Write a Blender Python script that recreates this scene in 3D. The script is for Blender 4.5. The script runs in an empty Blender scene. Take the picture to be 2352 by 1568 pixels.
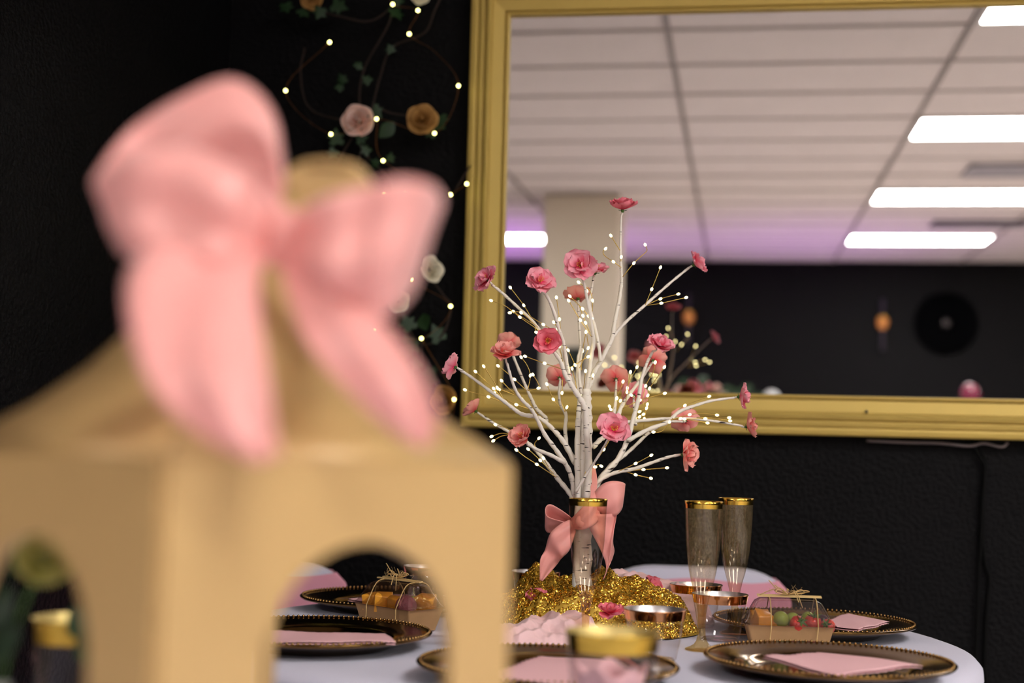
import bpy, math, random
import numpy as np
from mathutils import Vector, Matrix, Quaternion, noise
random.seed(7); rs = np.random.RandomState(7)
PI = math.pi
SC = bpy.context.scene
COL = SC.collection

# ---------------------------------------------------------------- camera
FPX = 3267.0
CAMP = np.array([0.0, 0.0, 1.02])
rho = 0.0262; pit = math.radians(4.35)
R0 = np.array([1.0, 0, 0]); FW = np.array([0, math.cos(pit), math.sin(pit)]); U0 = np.array([0, -math.sin(pit), math.cos(pit)])
RT = R0*math.cos(rho) + U0*math.sin(rho); UP = U0*math.cos(rho) - R0*math.sin(rho)
cam = bpy.data.cameras.new('camera'); camo = bpy.data.objects.new('camera', cam); COL.objects.link(camo)
camo.matrix_world = Matrix(((RT[0], UP[0], -FW[0], CAMP[0]), (RT[1], UP[1], -FW[1], CAMP[1]), (RT[2], UP[2], -FW[2], CAMP[2]), (0, 0, 0, 1)))
cam.sensor_width = 36.0; cam.sensor_fit = 'HORIZONTAL'; cam.lens = FPX/2352*36; cam.clip_start = 0.02
cam.dof.use_dof = True; cam.dof.focus_distance = 2.12; cam.dof.aperture_fstop = 2.7
SC.camera = camo
# ---------------------------------------------------------------- world, exposure, light levels
w = bpy.data.worlds.new('world'); SC.world = w; w.use_nodes = True
w.node_tree.nodes['Background'].inputs[0].default_value = (0.02, 0.018, 0.022, 1)
vs = SC.view_settings
SC.display_settings.display_device = 'sRGB'
vs.view_transform = 'Standard'; vs.look = 'None'; vs.gamma = 1; vs.use_curve_mapping = False; vs.exposure = 0.0
try:
    SC.cycles.use_denoising = True
    SC.cycles.max_bounces = 12; SC.cycles.transparent_max_bounces = 24
    SC.cycles.caustics_reflective = False; SC.cycles.caustics_refractive = False
    SC.cycles.sample_clamp_indirect = 6.0
except Exception: pass
PANEL_W = 29.0       # radiance of the fluorescent ceiling panels
BULB_W = 7.0       # radiance of the little warm bulbs
UPLIGHT_W = 90.0    # purple uplight near the far wall

def ray(x, y): return FW + RT*(x-1176)/FPX - UP*(y-784)/FPX
def at(x, y, Y):
    d = ray(x, y); return CAMP + d*(Y/d[1])
def onz(x, y, z=0.75):
    d = ray(x, y); return CAMP + d*((z-CAMP[2])/d[2])
TH = math.radians(9.1)
EE = np.array([math.cos(TH), -math.sin(TH), 0]); NN = np.array([math.sin(TH), math.cos(TH), 0]); ZZ = np.array([0, 0, 1.0])
def W(e, n, z): return EE*e + NN*n + ZZ*z           # room coordinates: along the wall, towards the wall, up
def onwall(x, y, c):
    d = ray(x, y); return CAMP + d*(c/(d@NN))
LEAN = math.radians(0.6); MC = 3.07
MN = NN*math.cos(LEAN) + ZZ*math.sin(LEAN); MO = W(0, MC, 1.55)
def mirror_ray(x, y):
    d = ray(x, y); t = ((MO-CAMP)@MN)/(d@MN); return CAMP + t*d, d - 2*(d@MN)*MN
def mir_z(x, y, z):
    P, d = mirror_ray(x, y); Q = P + d*((z-P[2])/d[2]); return Q@EE, Q@NN
def mir_n(x, y, n):
    P, d = mirror_ray(x, y); return P + d*((n-P@NN)/(d@NN))

# ---------------------------------------------------------------- materials
def lin(c):
    return tuple(((v/255.0)/12.92 if v/255.0 <= 0.04045 else ((v/255.0+0.055)/1.055)**2.4) for v in c)
def setin(b, k, v):
    if k in b.inputs: b.inputs[k].default_value = v
MATS = {}
def mat(name, rgb, rough=0.5, metal=0.0, spec=0.5, bump=None, var=None, sheen=0, trans=0, sub=0, coat=0, emit=None, estr=0):
    if name in MATS: return MATS[name]
    m = bpy.data.materials.new(name); m.use_nodes = True; nt = m.node_tree; b = nt.nodes['Principled BSDF']
    c = (*lin(rgb), 1)
    b.inputs['Base Color'].default_value = c; setin(b, 'Roughness', rough); setin(b, 'Metallic', metal)
    setin(b, 'Specular IOR Level', spec); setin(b, 'Sheen Weight', sheen); setin(b, 'Coat Weight', coat)
    tc = nt.nodes.new('ShaderNodeTexCoord')
    if var:
        sc_, amt = var; n = nt.nodes.new('ShaderNodeTexNoise'); n.inputs['Scale'].default_value = sc_; n.inputs['Detail'].default_value = 4
        nt.links.new(tc.outputs['Object'], n.inputs['Vector'])
        mx = nt.nodes.new('ShaderNodeMix'); mx.data_type = 'RGBA'; mx.blend_type = 'MULTIPLY'; mx.inputs[0].default_value = amt
        cr = nt.nodes.new('ShaderNodeValToRGB'); cr.color_ramp.elements[0].position = 0.3; cr.color_ramp.elements[1].position = 0.7
        cr.color_ramp.elements[0].color = (0.35, 0.35, 0.35, 1); cr.color_ramp.elements[1].color = (1, 1, 1, 1)
        nt.links.new(n.outputs['Fac'], cr.inputs[0]); mx.inputs[6].default_value = c; nt.links.new(cr.outputs[0], mx.inputs[7])
        nt.links.new(mx.outputs[2], b.inputs['Base Color'])
    if bump:
        sc_, st, dist = bump; n = nt.nodes.new('ShaderNodeTexNoise'); n.inputs['Scale'].default_value = sc_; n.inputs['Detail'].default_value = 5
        nt.links.new(tc.outputs['Object'], n.inputs['Vector'])
        bp = nt.nodes.new('ShaderNodeBump'); bp.inputs['Strength'].default_value = st; bp.inputs['Distance'].default_value = dist
        nt.links.new(n.outputs['Fac'], bp.inputs['Height']); nt.links.new(bp.outputs[0], b.inputs['Normal'])
    if emit is not None:
        setin(b, 'Emission Color', (*emit, 1)); setin(b, 'Emission Strength', estr)
    if sub:   # thin translucent sheet: mix with a translucent lobe
        tr = nt.nodes.new('ShaderNodeBsdfTranslucent'); tr.inputs[0].default_value = c
        mxs = nt.nodes.new('ShaderNodeMixShader'); mxs.inputs[0].default_value = sub
        nt.links.new(b.outputs[0], mxs.inputs[1]); nt.links.new(tr.outputs[0], mxs.inputs[2])
        nt.links.new(mxs.outputs[0], nt.nodes['Material Output'].inputs[0])
    MATS[name] = m; return m
def emis(name, rgb, s):
    if name in MATS: return MATS[name]
    m = bpy.data.materials.new(name); m.use_nodes = True; nt = m.node_tree; nt.nodes.clear()
    e = nt.nodes.new('ShaderNodeEmission'); e.inputs[0].default_value = (*rgb, 1); e.inputs[1].default_value = s
    o = nt.nodes.new('ShaderNodeOutputMaterial'); nt.links.new(e.outputs[0], o.inputs[0]); MATS[name] = m; return m
def petal_mat(name, inner, outer, length, sub=0.3):
    if name in MATS: return MATS[name]
    m = mat(name, outer, 0.6, spec=0.2, sub=sub); nt = m.node_tree; b = nt.nodes['Principled BSDF']
    tc = nt.nodes.new('ShaderNodeTexCoord'); sp = nt.nodes.new('ShaderNodeSeparateXYZ'); nt.links.new(tc.outputs['Object'], sp.inputs[0])
    mr = nt.nodes.new('ShaderNodeMapRange'); mr.inputs[1].default_value = 0.0; mr.inputs[2].default_value = length*0.72
    nz = nt.nodes.new('ShaderNodeTexNoise'); nz.inputs['Scale'].default_value = 60; nt.links.new(tc.outputs['Object'], nz.inputs['Vector'])
    ad = nt.nodes.new('ShaderNodeMath'); ad.operation = 'MULTIPLY_ADD'; ad.inputs[1].default_value = length*0.35; nt.links.new(nz.outputs['Fac'], ad.inputs[0]); nt.links.new(sp.outputs['Z' if name.startswith('rose') else 'Y'], ad.inputs[2])  # rose petals darken towards their base, painting in shade between the layers
    sb = nt.nodes.new('ShaderNodeMath'); sb.operation = 'SUBTRACT'; sb.inputs[1].default_value = length*0.17; nt.links.new(ad.outputs[0], sb.inputs[0])
    nt.links.new(sb.outputs[0], mr.inputs[0])
    mx = nt.nodes.new('ShaderNodeMix'); mx.data_type = 'RGBA'; mx.inputs[6].default_value = (*lin(inner), 1); mx.inputs[7].default_value = (*lin(outer), 1)
    nt.links.new(mr.outputs[0], mx.inputs[0]); nt.links.new(mx.outputs[2], b.inputs['Base Color'])
    for n in nt.nodes:
        if n.type == 'BSDF_TRANSLUCENT': nt.links.new(mx.outputs[2], n.inputs[0])
    return m
def clear_mat(name, tint=(255, 255, 255), glit=0.0, base=0.06, glow=(255, 220, 150)):
    if name in MATS: return MATS[name]
    m = bpy.data.materials.new(name); m.use_nodes = True; nt = m.node_tree; nt.nodes.clear()
    tr = nt.nodes.new('ShaderNodeBsdfTransparent'); tr.inputs[0].default_value = (*lin(tint), 1)
    gl = nt.nodes.new('ShaderNodeBsdfGlossy'); gl.inputs['Roughness'].default_value = 0.06
    lw = nt.nodes.new('ShaderNodeLayerWeight'); lw.inputs[0].default_value = 0.35
    mr = nt.nodes.new('ShaderNodeMapRange'); mr.inputs[3].default_value = base; mr.inputs[4].default_value = 0.75; nt.links.new(lw.outputs['Facing'], mr.inputs[0])
    pw = nt.nodes.new('ShaderNodeMath'); pw.operation = 'POWER'; pw.inputs[1].default_value = 2.2; nt.links.new(lw.outputs['Facing'], pw.inputs[0]); nt.links.new(pw.outputs[0], mr.inputs[0])
    mx = nt.nodes.new('ShaderNodeMixShader'); nt.links.new(mr.outputs[0], mx.inputs[0]); nt.links.new(tr.outputs[0], mx.inputs[1]); nt.links.new(gl.outputs[0], mx.inputs[2])
    last = mx
    if glit > 0:
        tc = nt.nodes.new('ShaderNodeTexCoord'); mp = nt.nodes.new('ShaderNodeMapping'); mp.inputs['Scale'].default_value = (1, 1, 0.6); nt.links.new(tc.outputs['Object'], mp.inputs[0])
        nz = nt.nodes.new('ShaderNodeTexNoise'); nz.inputs['Scale'].default_value = 900; nz.inputs['Detail'].default_value = 2; nt.links.new(mp.outputs[0], nz.inputs['Vector'])
        sx = nt.nodes.new('ShaderNodeSeparateXYZ'); nt.links.new(tc.outputs['Object'], sx.inputs[0])
        mh = nt.nodes.new('ShaderNodeMapRange'); mh.inputs[1].default_value = 0.085; mh.inputs[2].default_value = 0.12; nt.links.new(sx.outputs['Z'], mh.inputs[0])
        cr = nt.nodes.new('ShaderNodeMapRange'); cr.inputs[1].default_value = 0.42; cr.inputs[2].default_value = 0.7; cr.inputs[3].default_value = 0.02; cr.inputs[4].default_value = glit; nt.links.new(nz.outputs['Fac'], cr.inputs[0])
        ml = nt.nodes.new('ShaderNodeMath'); ml.operation = 'MULTIPLY'; nt.links.new(cr.outputs[0], ml.inputs[0]); nt.links.new(mh.outputs[0], ml.inputs[1])
        g2 = nt.nodes.new('ShaderNodeBsdfPrincipled'); g2.inputs['Base Color'].default_value = (*lin(glow), 1); g2.inputs['Metallic'].default_value = 0.3; g2.inputs['Roughness'].default_value = 0.5
        m2 = nt.nodes.new('ShaderNodeMixShader'); nt.links.new(ml.outputs[0], m2.inputs[0]); nt.links.new(mx.outputs[0], m2.inputs[1]); nt.links.new(g2.outputs[0], m2.inputs[2]); last = m2
    o = nt.nodes.new('ShaderNodeOutputMaterial'); nt.links.new(last.outputs[0], o.inputs[0]); MATS[name] = m; return m
def birch_mat():
    m = mat('birch_paper', (238, 232, 222), 0.65, spec=0.2); nt = m.node_tree; b = nt.nodes['Principled BSDF']
    tc = nt.nodes.new('ShaderNodeTexCoord'); mp = nt.nodes.new('ShaderNodeMapping'); mp.inputs['Scale'].default_value = (55, 55, 330)
    nt.links.new(tc.outputs['Object'], mp.inputs[0]); nz = nt.nodes.new('ShaderNodeTexNoise'); nz.inputs['Scale'].default_value = 1; nz.inputs['Detail'].default_value = 1
    nt.links.new(mp.outputs[0], nz.inputs['Vector'])
    cr = nt.nodes.new('ShaderNodeValToRGB'); e = cr.color_ramp.elements; e[0].position = 0.285; e[0].color = (*lin((52, 44, 40)), 1); e[1].position = 0.335; e[1].color = (*lin((238, 231, 220)), 1)
    nt.links.new(nz.outputs['Fac'], cr.inputs[0]); nt.links.new(cr.outputs[0], b.inputs['Base Color']); return m

M_black = mat('black_wall_paint', (12, 11, 13), 0.52, spec=0.10, bump=(115, 0.9, 0.005))
M_ceil = mat('ceiling_tile', (236, 226, 222), 0.9, spec=0.1, bump=(120, 0.3, 0.002), var=(3, 0.06))
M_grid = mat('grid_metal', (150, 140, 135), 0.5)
M_floor = mat('vinyl_floor', (205, 195, 188), 0.45, var=(2, 0.15))
M_col = mat('column_paint', (225, 212, 190), 0.7)
M_gold = mat('gold_frame_paint', (214, 184, 98), 0.5, metal=0.25, spec=0.4, var=(9, 0.10))
M_mirror = mat('mirror_silver', (240, 240, 240), 0.0, metal=1.0)
M_cloth = mat('white_spandex', (222, 220, 238), 0.75, spec=0.2, sheen=0.1)
M_pinkcloth = mat('pink_sash', (232, 160, 180), 0.6, sheen=0.2, bump=(300, 0.1, 0.001))
M_napkin = mat('pink_paper', (240, 190, 194), 0.85, spec=0.15, bump=(400, 0.15, 0.0006))
M_charger = mat('bronze_charger', (118, 88, 48), 0.13, metal=1.0)
M_bead = mat('bronze_bead', (170, 135, 85), 0.25, metal=1.0)
M_clear = clear_mat('clear_plastic', (250, 248, 248))
M_flute = clear_mat('glitter_plastic', (248, 240, 226), glit=0.24, glow=(225, 200, 150))
M_stem = clear_mat('amber_plastic', (246, 232, 196))
M_lid = clear_mat('lid_plastic', (236, 228, 230), base=0.13)
M_rimgold = mat('gold_foil_rim', (226, 186, 80), 0.14, metal=1.0)
M_rimrose = mat('rose_gold_rim', (224, 160, 110), 0.12, metal=1.0)
M_rimsilver = mat('silver_rim_inside', (228, 224, 226), 0.34, metal=1.0)
M_kraft = mat('kraft_card', (176, 136, 92), 0.8, bump=(250, 0.2, 0.0005), var=(60, 0.15))
M_twine = mat('jute_twine', (205, 170, 112), 0.9)
M_wood = mat('light_wood', (222, 190, 130), 0.7)
M_bow = mat('pink_satin', (251, 172, 163), 0.36, spec=0.4, sheen=0.15, sub=0.12)
M_bow2 = mat('pale_pink_satin', (249, 178, 171), 0.32, spec=0.5, sheen=0.3, sub=0.18)
M_box = mat('gold_card', (205, 169, 112), 0.45, metal=0.1, var=(12, 0.1))
M_wire = mat('gold_wire', (214, 180, 96), 0.35, metal=0.8)
M_birch = birch_mat()
M_green = mat('leaf_green', (28, 58, 26), 0.5, sub=0.15)
M_calyx = mat('calyx_green', (70, 110, 40), 0.6)
M_stamen = mat('stamen_yellow', (236, 190, 70), 0.6)
M_vine = mat('vine_brown', (40, 25, 17), 0.8)
M_bulb = emis('warm_bulb', (1.0, 0.84, 0.38), BULB_W)
M_bulb2 = emis('yellow_bulb', (0.95, 0.9, 0.30), BULB_W*1.5)
M_panel = emis('panel_diffuser', (1.0, 0.975, 0.94), PANEL_W)
M_sequin = mat('gold_sequin', (244, 204, 84), 0.24, metal=1.0)
M_seqbase = mat('gold_mesh_fabric', (204, 164, 56), 0.5, metal=0.4, var=(90, 0.4))
M_gauze = mat('pink_gauze', (255, 212, 212), 0.8, sheen=0.3, sub=0.12, bump=(90, 0.5, 0.003))
M_cord = mat('black_cord', (5, 5, 5), 0.6, spec=0.12)
M_blackm = mat('matte_black', (4, 4, 5), 0.9, spec=0.02)
M_melon = mat('cantaloupe', (248, 172, 54), 0.35, spec=0.6, coat=0.3, var=(200, 0.15))
M_grape = mat('green_grape', (170, 196, 70), 0.2, sub=0.2, coat=0.4)
M_straw = mat('strawberry_red', (214, 52, 34), 0.3, coat=0.4, bump=(500, 0.8, 0.001))
M_plum = mat('dark_berry', (58, 28, 48), 0.3, coat=0.3)
M_rasp = mat('dusky_berry', (170, 100, 104), 0.5, bump=(400, 1.0, 0.002), var=(150, 0.5))
P_pink = petal_mat('petal_pink', (242, 62, 112), (255, 176, 190), 0.024, 0.15)
P_coral = petal_mat('petal_coral', (242, 74, 88), (255, 178, 166), 0.024, 0.15)
P_deep = petal_mat('petal_deep', (224, 36, 76), (252, 140, 156), 0.024, 0.15)
P_blush = petal_mat('rose_blush', (238, 176, 150), (244, 214, 204), 0.03, 0.1)
P_tan = petal_mat('rose_tan', (128, 84, 34), (196, 150, 88), 0.03, 0.1)
P_cream = petal_mat('rose_cream', (226, 214, 176), (240, 234, 214), 0.03, 0.1)
P_lime = petal_mat('rose_lime', (170, 170, 40), (222, 214, 140), 0.03, 0.1)

# ---------------------------------------------------------------- object helpers
def tag(o, label=None, cat=None, group=None, kind=None):
    if label: o['label'] = label
    if cat: o['category'] = cat
    if group: o['group'] = group
    if kind: o['kind'] = kind
    return o
def wpos(o):
    p = Vector((0, 0, 0))
    while o is not None: p = p + o.location; o = o.parent
    return np.array(p)
def empty(name, loc, label=None, cat=None, group=None, rz=0, parent=None):
    o = bpy.data.objects.new(name, None); COL.objects.link(o); o.empty_display_size = 0.05
    o.location = Vector(loc); o.rotation_euler = (0, 0, rz)
    if parent: o.parent = parent
    return tag(o, label, cat, group)
def mk(name, V, F, m, parent=None, world=False, smooth=True, loc=None):
    """one mesh object; world=True: V are world coordinates and the (unrotated) parent is subtracted"""
    V = np.asarray(V, dtype=float)
    if parent is not None and world: V = V - wpos(parent)
    if parent is None and loc is not None: V = V - np.array(loc)
    me = bpy.data.meshes.new(name); me.from_pydata([tuple(v) for v in V], [], [tuple(int(i) for i in f) for f in F]); me.update()
    if smooth: me.polygons.foreach_set('use_smooth', [True]*len(me.polygons))
    if m is not None: me.materials.append(m)
    o = bpy.data.objects.new(name, me); COL.objects.link(o)
    if parent is not None: o.parent = parent
    elif loc is not None: o.location = Vector(loc)
    return o
def inst(name, me, parent, M):
    o = bpy.data.objects.new(name, me); COL.objects.link(o); o.parent = parent; o.matrix_basis = M; return o
def copy_tree(o, parent=None):
    c = o.copy(); COL.objects.link(c); c.parent = parent
    for ch in o.children: copy_tree(ch, c)
    return c
def box_vf(x0, x1, y0, y1, z0, z1):
    V = [(x0, y0, z0), (x1, y0, z0), (x1, y1, z0), (x0, y1, z0), (x0, y0, z1), (x1, y0, z1), (x1, y1, z1), (x0, y1, z1)]
    return np.array(V, float), [(0, 3, 2, 1), (4, 5, 6, 7), (0, 1, 5, 4), (1, 2, 6, 5), (2, 3, 7, 6), (3, 0, 4, 7)]
def wbox(e0, e1, n0, n1, z0, z1):
    V, F = box_vf(e0, e1, n0, n1, z0, z1); return np.array([W(*v) for v in V]), F
def merge(parts):
    V = []; F = []; k = 0
    for v, f in parts:
        V.append(np.asarray(v, float)); F += [tuple(i+k for i in q) for q in f]; k += len(v)
    return np.concatenate(V), F
def lathe(prof, seg=48, close=False):
    V = []; F = []
    for r, z in prof:
        for i in range(seg):
            a = 2*PI*i/seg; V.append((max(r, 1e-5)*math.cos(a), max(r, 1e-5)*math.sin(a), z))
    n = len(prof)
    for j in range(n-1 if not close else n):
        for i in range(seg):
            a = j*seg+i; b = j*seg+(i+1) % seg; k = (j+1) % n
            F.append((a, b, k*seg+(i+1) % seg, k*seg+i))
    return np.array(V), F
def tube(P, R, seg=8, cap=True):
    P = np.asarray(P, float); n = len(P)
    if np.isscalar(R): R = [R]*n
    T = np.gradient(P, axis=0); T /= np.linalg.norm(T, axis=1)[:, None]+1e-9
    u = np.cross(T[0], [0, 0, 1.0]);
    if np.linalg.norm(u) < 1e-3: u = np.cross(T[0], [0, 1.0, 0])
    u /= np.linalg.norm(u); V = []; F = []
    for i in range(n):
        u = u - T[i]*(u@T[i]); u /= np.linalg.norm(u)+1e-9; v = np.cross(T[i], u)
        for k in range(seg):
            a = 2*PI*k/seg; V.append(P[i]+R[i]*(math.cos(a)*u+math.sin(a)*v))
    for i in range(n-1):
        for k in range(seg):
            F.append((i*seg+k, i*seg+(k+1) % seg, (i+1)*seg+(k+1) % seg, (i+1)*seg+k))
    if cap: F.append(tuple(range(seg))[::-1]); F.append(tuple((n-1)*seg+k for k in range(seg)))
    return np.array(V), F
def crom(P, n=6):
    P = np.asarray(P, float)
    if len(P) < 3:
        return np.array([P[0]+(P[-1]-P[0])*t for t in np.linspace(0, 1, n+1)])
    Q = np.concatenate([[2*P[0]-P[1]], P, [2*P[-1]-P[-2]]]); out = []
    for i in range(1, len(Q)-2):
        for t in np.linspace(0, 1, n, endpoint=False):
            a, b, c, d = Q[i-1], Q[i], Q[i+1], Q[i+2]
            out.append(0.5*((2*b)+(-a+c)*t+(2*a-5*b+4*c-d)*t*t+(-a+3*b-3*c+d)*t**3))
    out.append(P[-1]); return np.array(out)
def sphere_vf(r=1, seg=12, rings=8, sc=(1, 1, 1)):
    V, F = lathe([(r*math.sin(PI*j/rings), -r*math.cos(PI*j/rings)) for j in range(rings+1)], seg); return V*np.array(sc), F
def grid_vf(nu, nv, fn):
    V = [fn(i/nu, j/nv) for j in range(nv+1) for i in range(nu+1)]
    F = [(j*(nu+1)+i, j*(nu+1)+i+1, (j+1)*(nu+1)+i+1, (j+1)*(nu+1)+i) for j in range(nv) for i in range(nu)]
    return np.array(V, float), F
def solid(o, t, off=0.0, bevel=None):
    md = o.modifiers.new('thickness', 'SOLIDIFY'); md.thickness = t; md.offset = off; return o
def bevel(o, wd, seg=2):
    md = o.modifiers.new('bevel', 'BEVEL'); md.width = wd; md.segments = seg; md.limit_method = 'ANGLE'; md.angle_limit = math.radians(40); return o
def fr(z, x=None):
    """matrix whose local Z looks along z"""
    z = Vector(z).normalized(); q = z.to_track_quat('Z', 'Y'); return q.to_matrix().to_4x4()

# ---------------------------------------------------------------- room
H = 2.76; NB = 3.105; NF = -8.55; EL = -5.0; ER = 6.3
tag(mk('floor', *wbox(EL, ER, NF, NB, -0.05, 0), M_floor, smooth=False), kind='structure')
tag(mk('wall_back', *wbox(EL, ER, NB, NB+0.12, 0, H), M_black, smooth=False), kind='structure')
tag(mk('wall_front', *wbox(EL, ER, NF-0.12, NF, 0, H), M_black, smooth=False), kind='structure')
tag(mk('wall_right', *wbox(ER, ER+0.12, NF, NB, 0, H), M_black, smooth=False), kind='structure')
tag(mk('wall_left', *wbox(EL-0.12, EL, NF, NB, 0, H), M_black, smooth=False), kind='structure')
tag(mk('wall_side', *wbox(-1.30, -1.18, 1.35, NB, 0, H), M_black, smooth=False), kind='structure')
ceil = tag(mk('ceiling', *wbox(EL, ER, NF, NB, H+0.03, H+0.10), M_ceil, smooth=False), kind='structure')
TE = 1.25; TN = 0.60; GE0 = 0.93; GN0 = 0.73
es = [GE0+TE*k for k in range(-5, 5)]; ns = [GN0-TN*k for k in range(-4, 16)]
es = [v for v in es if EL < v < ER]; ns = [v for v in ns if NF < v < NB]
ev = [EL]+es+[ER]; nv = sorted([NF]+ns+[NB])
fix = []
for col in (-3, 0, 3):  # right-hand column is out of view, added to brighten the room
    for k in range(4):
        if col == -3 and k in (0, 2): continue  # second left panel is unseen, added to light the lantern's left face
        fix.append((GE0+TE*col, GN0-2.4*k-TN))
def is_fix(e0, n0): return any(abs(e0-a) < 0.05 and abs(n0-b) < 0.05 for a, b in fix)
tv = {}
for i in range(len(ev)-1):
    for j in range(len(nv)-1):
        e0, e1, n0, n1 = ev[i], ev[i+1], nv[j], nv[j+1]
        if e1-e0 < 0.04 or n1-n0 < 0.04 or is_fix(e0, n0): continue
        key = (round(e1-e0, 2), round(n1-n0, 2))
        ce, cn = (e0+e1)/2, (n0+n1)/2
        if key not in tv:
            V, F = box_vf(-(e1-e0)/2+0.008, (e1-e0)/2-0.008, -(n1-n0)/2+0.008, (n1-n0)/2-0.008, 0, 0.012)
            o = mk('tile', V, F, M_ceil, ceil, smooth=False); tv[key] = o.data
        else:
            o = bpy.data.objects.new('tile', tv[key]); COL.objects.link(o); o.parent = ceil
        o.location = Vector(W(ce, cn, H+random.uniform(0.004, 0.008))); o.rotation_euler = (0, 0, -TH)
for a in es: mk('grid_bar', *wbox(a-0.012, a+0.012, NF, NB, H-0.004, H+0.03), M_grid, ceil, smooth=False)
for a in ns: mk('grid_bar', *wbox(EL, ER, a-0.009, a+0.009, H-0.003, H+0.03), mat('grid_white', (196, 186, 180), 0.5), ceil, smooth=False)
places = ['nearest the mirror', 'second from the mirror', 'third from the mirror', 'nearest the far wall']
cols = ['left-hand', 'middle', 'unseen right-hand']
proto = None
for idx, (e0, n0) in enumerate(fix):
    c = W(e0+TE/2, n0+TN/2, H)
    if proto is None:
        L = empty('ceiling_light', c, rz=-TH)
        a, b = TE/2-0.012, TN/2-0.012
        V, F = merge([box_vf(-a, a, -b, -b+0.02, -0.006, 0.02), box_vf(-a, a, b-0.02, b, -0.006, 0.02), box_vf(-a, -a+0.02, -b, b, -0.006, 0.02), box_vf(a-0.02, a, -b, b, -0.006, 0.02)])
        mk('frame', V, F, mat('white_enamel', (230, 228, 224), 0.5), L, smooth=False)
        mk('diffuser', *box_vf(-a+0.02, a-0.02, -b+0.02, b-0.02, -0.002, 0.006), M_panel, L, smooth=False)
        proto = L
    else:
        L = copy_tree(proto); L.location = Vector(c)
    ci = round((e0-GE0)/TE/3)+1; ri = round((GN0-TN-n0)/2.4)
    tag(L, 'bright fluorescent ceiling panel of the %s row, %s' % (cols[ci], places[ri]), 'ceiling light', 'fluorescent ceiling panels')
# ceiling vents seen in the mirror
for (px, py, ww, dd, lab, mm) in ((2330, 388, 0.6, 0.42, 'grey ceiling vent between two light panels, in the mirror', mat('vent_grey', (170, 165, 172), 0.5)), (2250, 512, 0.75, 0.30, 'dark slotted air diffuser before the farthest light panels, in the mirror', mat('vent_dark', (110, 104, 112), 0.5))):
    e_, n_ = mir_z(px, py, H); V_ = empty('ceiling_vent', W(e_, n_, H-0.012), lab, 'vent', rz=-TH)
    a, b = ww/2, dd/2
    mk('frame', *merge([box_vf(-a, a, -b, -b+0.03, -0.008, 0.01), box_vf(-a, a, b-0.03, b, -0.008, 0.01), box_vf(-a, -a+0.03, -b, b, -0.008, 0.01), box_vf(a-0.03, a, -b, b, -0.008, 0.01)]), mm, V_, smooth=False)
    mk('back_plate', *box_vf(-a+0.02, a-0.02, -b+0.02, b-0.02, 0.002, 0.01), mm, V_, smooth=False)
    sl = None
    for k in range(8):
        y = -b+0.04+(dd-0.08)*(k+0.5)/8
        if sl is None: o = mk('slat', *box_vf(-a+0.03, a-0.03, -0.008, 0.008, -0.004, 0.001), mm, V_, smooth=False); sl = o.data
        else: o = bpy.data.objects.new('slat', sl); COL.objects.link(o); o.parent = V_
        o.location = (0, y, 0); o.rotation_euler = (0.5, 0, 0)
# white column
e1_, n1_ = mir_z(1250, 445, H); e2_, n2_ = mir_z(1424, 447, H)
cc = tag(mk('column_trim', *wbox(e1_, e2_, n1_-0.55, n1_, 0, H-0.004), M_col, smooth=False, loc=W((e1_+e2_)/2, n1_-0.27, 0)), kind='structure'); cc.name = 'trim_1'; bevel(cc, 0.01)
q = mir_n(1322, 826, n1_+0.001)
cb = empty('switch_box', q, 'dark square box mounted on the pale column, in the mirror', 'box', rz=-TH)
bevel(mk('housing', *box_vf(-0.07, 0.07, 0, 0.03, -0.09, 0.09), mat('dark_plastic', (60, 62, 60), 0.4), cb, smooth=False), 0.008)
mk('cover_plate', *box_vf(-0.05, 0.05, 0.03, 0.036, -0.065, 0.065), mat('dark_green_plastic', (34, 44, 38), 0.3), cb, smooth=False)
# far wall: two hanging gold sconces, black disc
for (px, py, lab) in ((2027, 740, 'small gold hanging wall sconce on a dark rod, beside the black disc, in the mirror'), (1582, 728, 'small gold wall sconce behind the tall mirrored tree blossom')):
    q = mir_n(px, py, NF+0.06); s = empty('wall_sconce', q, lab, 'sconce', 'gold sconces on the far wall')
    mk('rod', *tube([(0, 0, -0.28), (0, 0, 0.24)], 0.018, 8), mat('rod_iron', (60, 52, 66), 0.4), s)
    mk('globe', *lathe([(0.0, -0.075), (0.035, -0.07), (0.055, -0.03), (0.06, 0.01), (0.05, 0.05), (0.02, 0.07), (0, 0.072)], 20), mat('amber_globe', (226, 150, 80), 0.25, metal=0.3), s)
    mk('cap', *lathe([(0.0, 0.085), (0.04, 0.07), (0.055, 0.05), (0.05, 0.045)], 20), M_rimgold, s)
q = mir_n(2172, 742, NF+0.03); s = empty('round_disc', q, 'large matte black round disc on the far wall, in the mirror', 'disc', rz=-TH)
V, F = lathe([(0, 0), (0.29, 0), (0.31, 0.02), (0.29, 0.035), (0, 0.02)], 48); V = V[:, [0, 2, 1]]
mk('plate', V, F, M_blackm, s)
V, F = lathe([(0, 0.03), (0.05, 0.03), (0.03, 0.05), (0, 0.052)], 20); V = V[:, [0, 2, 1]]
mk('hub', V, F, mat('hub_grey', (50, 44, 44), 0.5), s)
# purple uplights on the far wall
for e_ in (-2.6, 0.6):
    ld = bpy.data.lights.new('purple_uplight', 'SPOT'); ld.color = (0.55, 0.16, 1.0); ld.energy = UPLIGHT_W*(3.0 if e_ < 0 else 1.2); ld.spot_size = 1.7; ld.spot_blend = 1.0; ld.shadow_soft_size = 0.08
    lo = bpy.data.objects.new('purple_uplight', ld); COL.objects.link(lo); lo.location = Vector(W(e_, NF+1.7, 0.3)); lo.rotation_euler = (PI, 0, 0)

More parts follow.
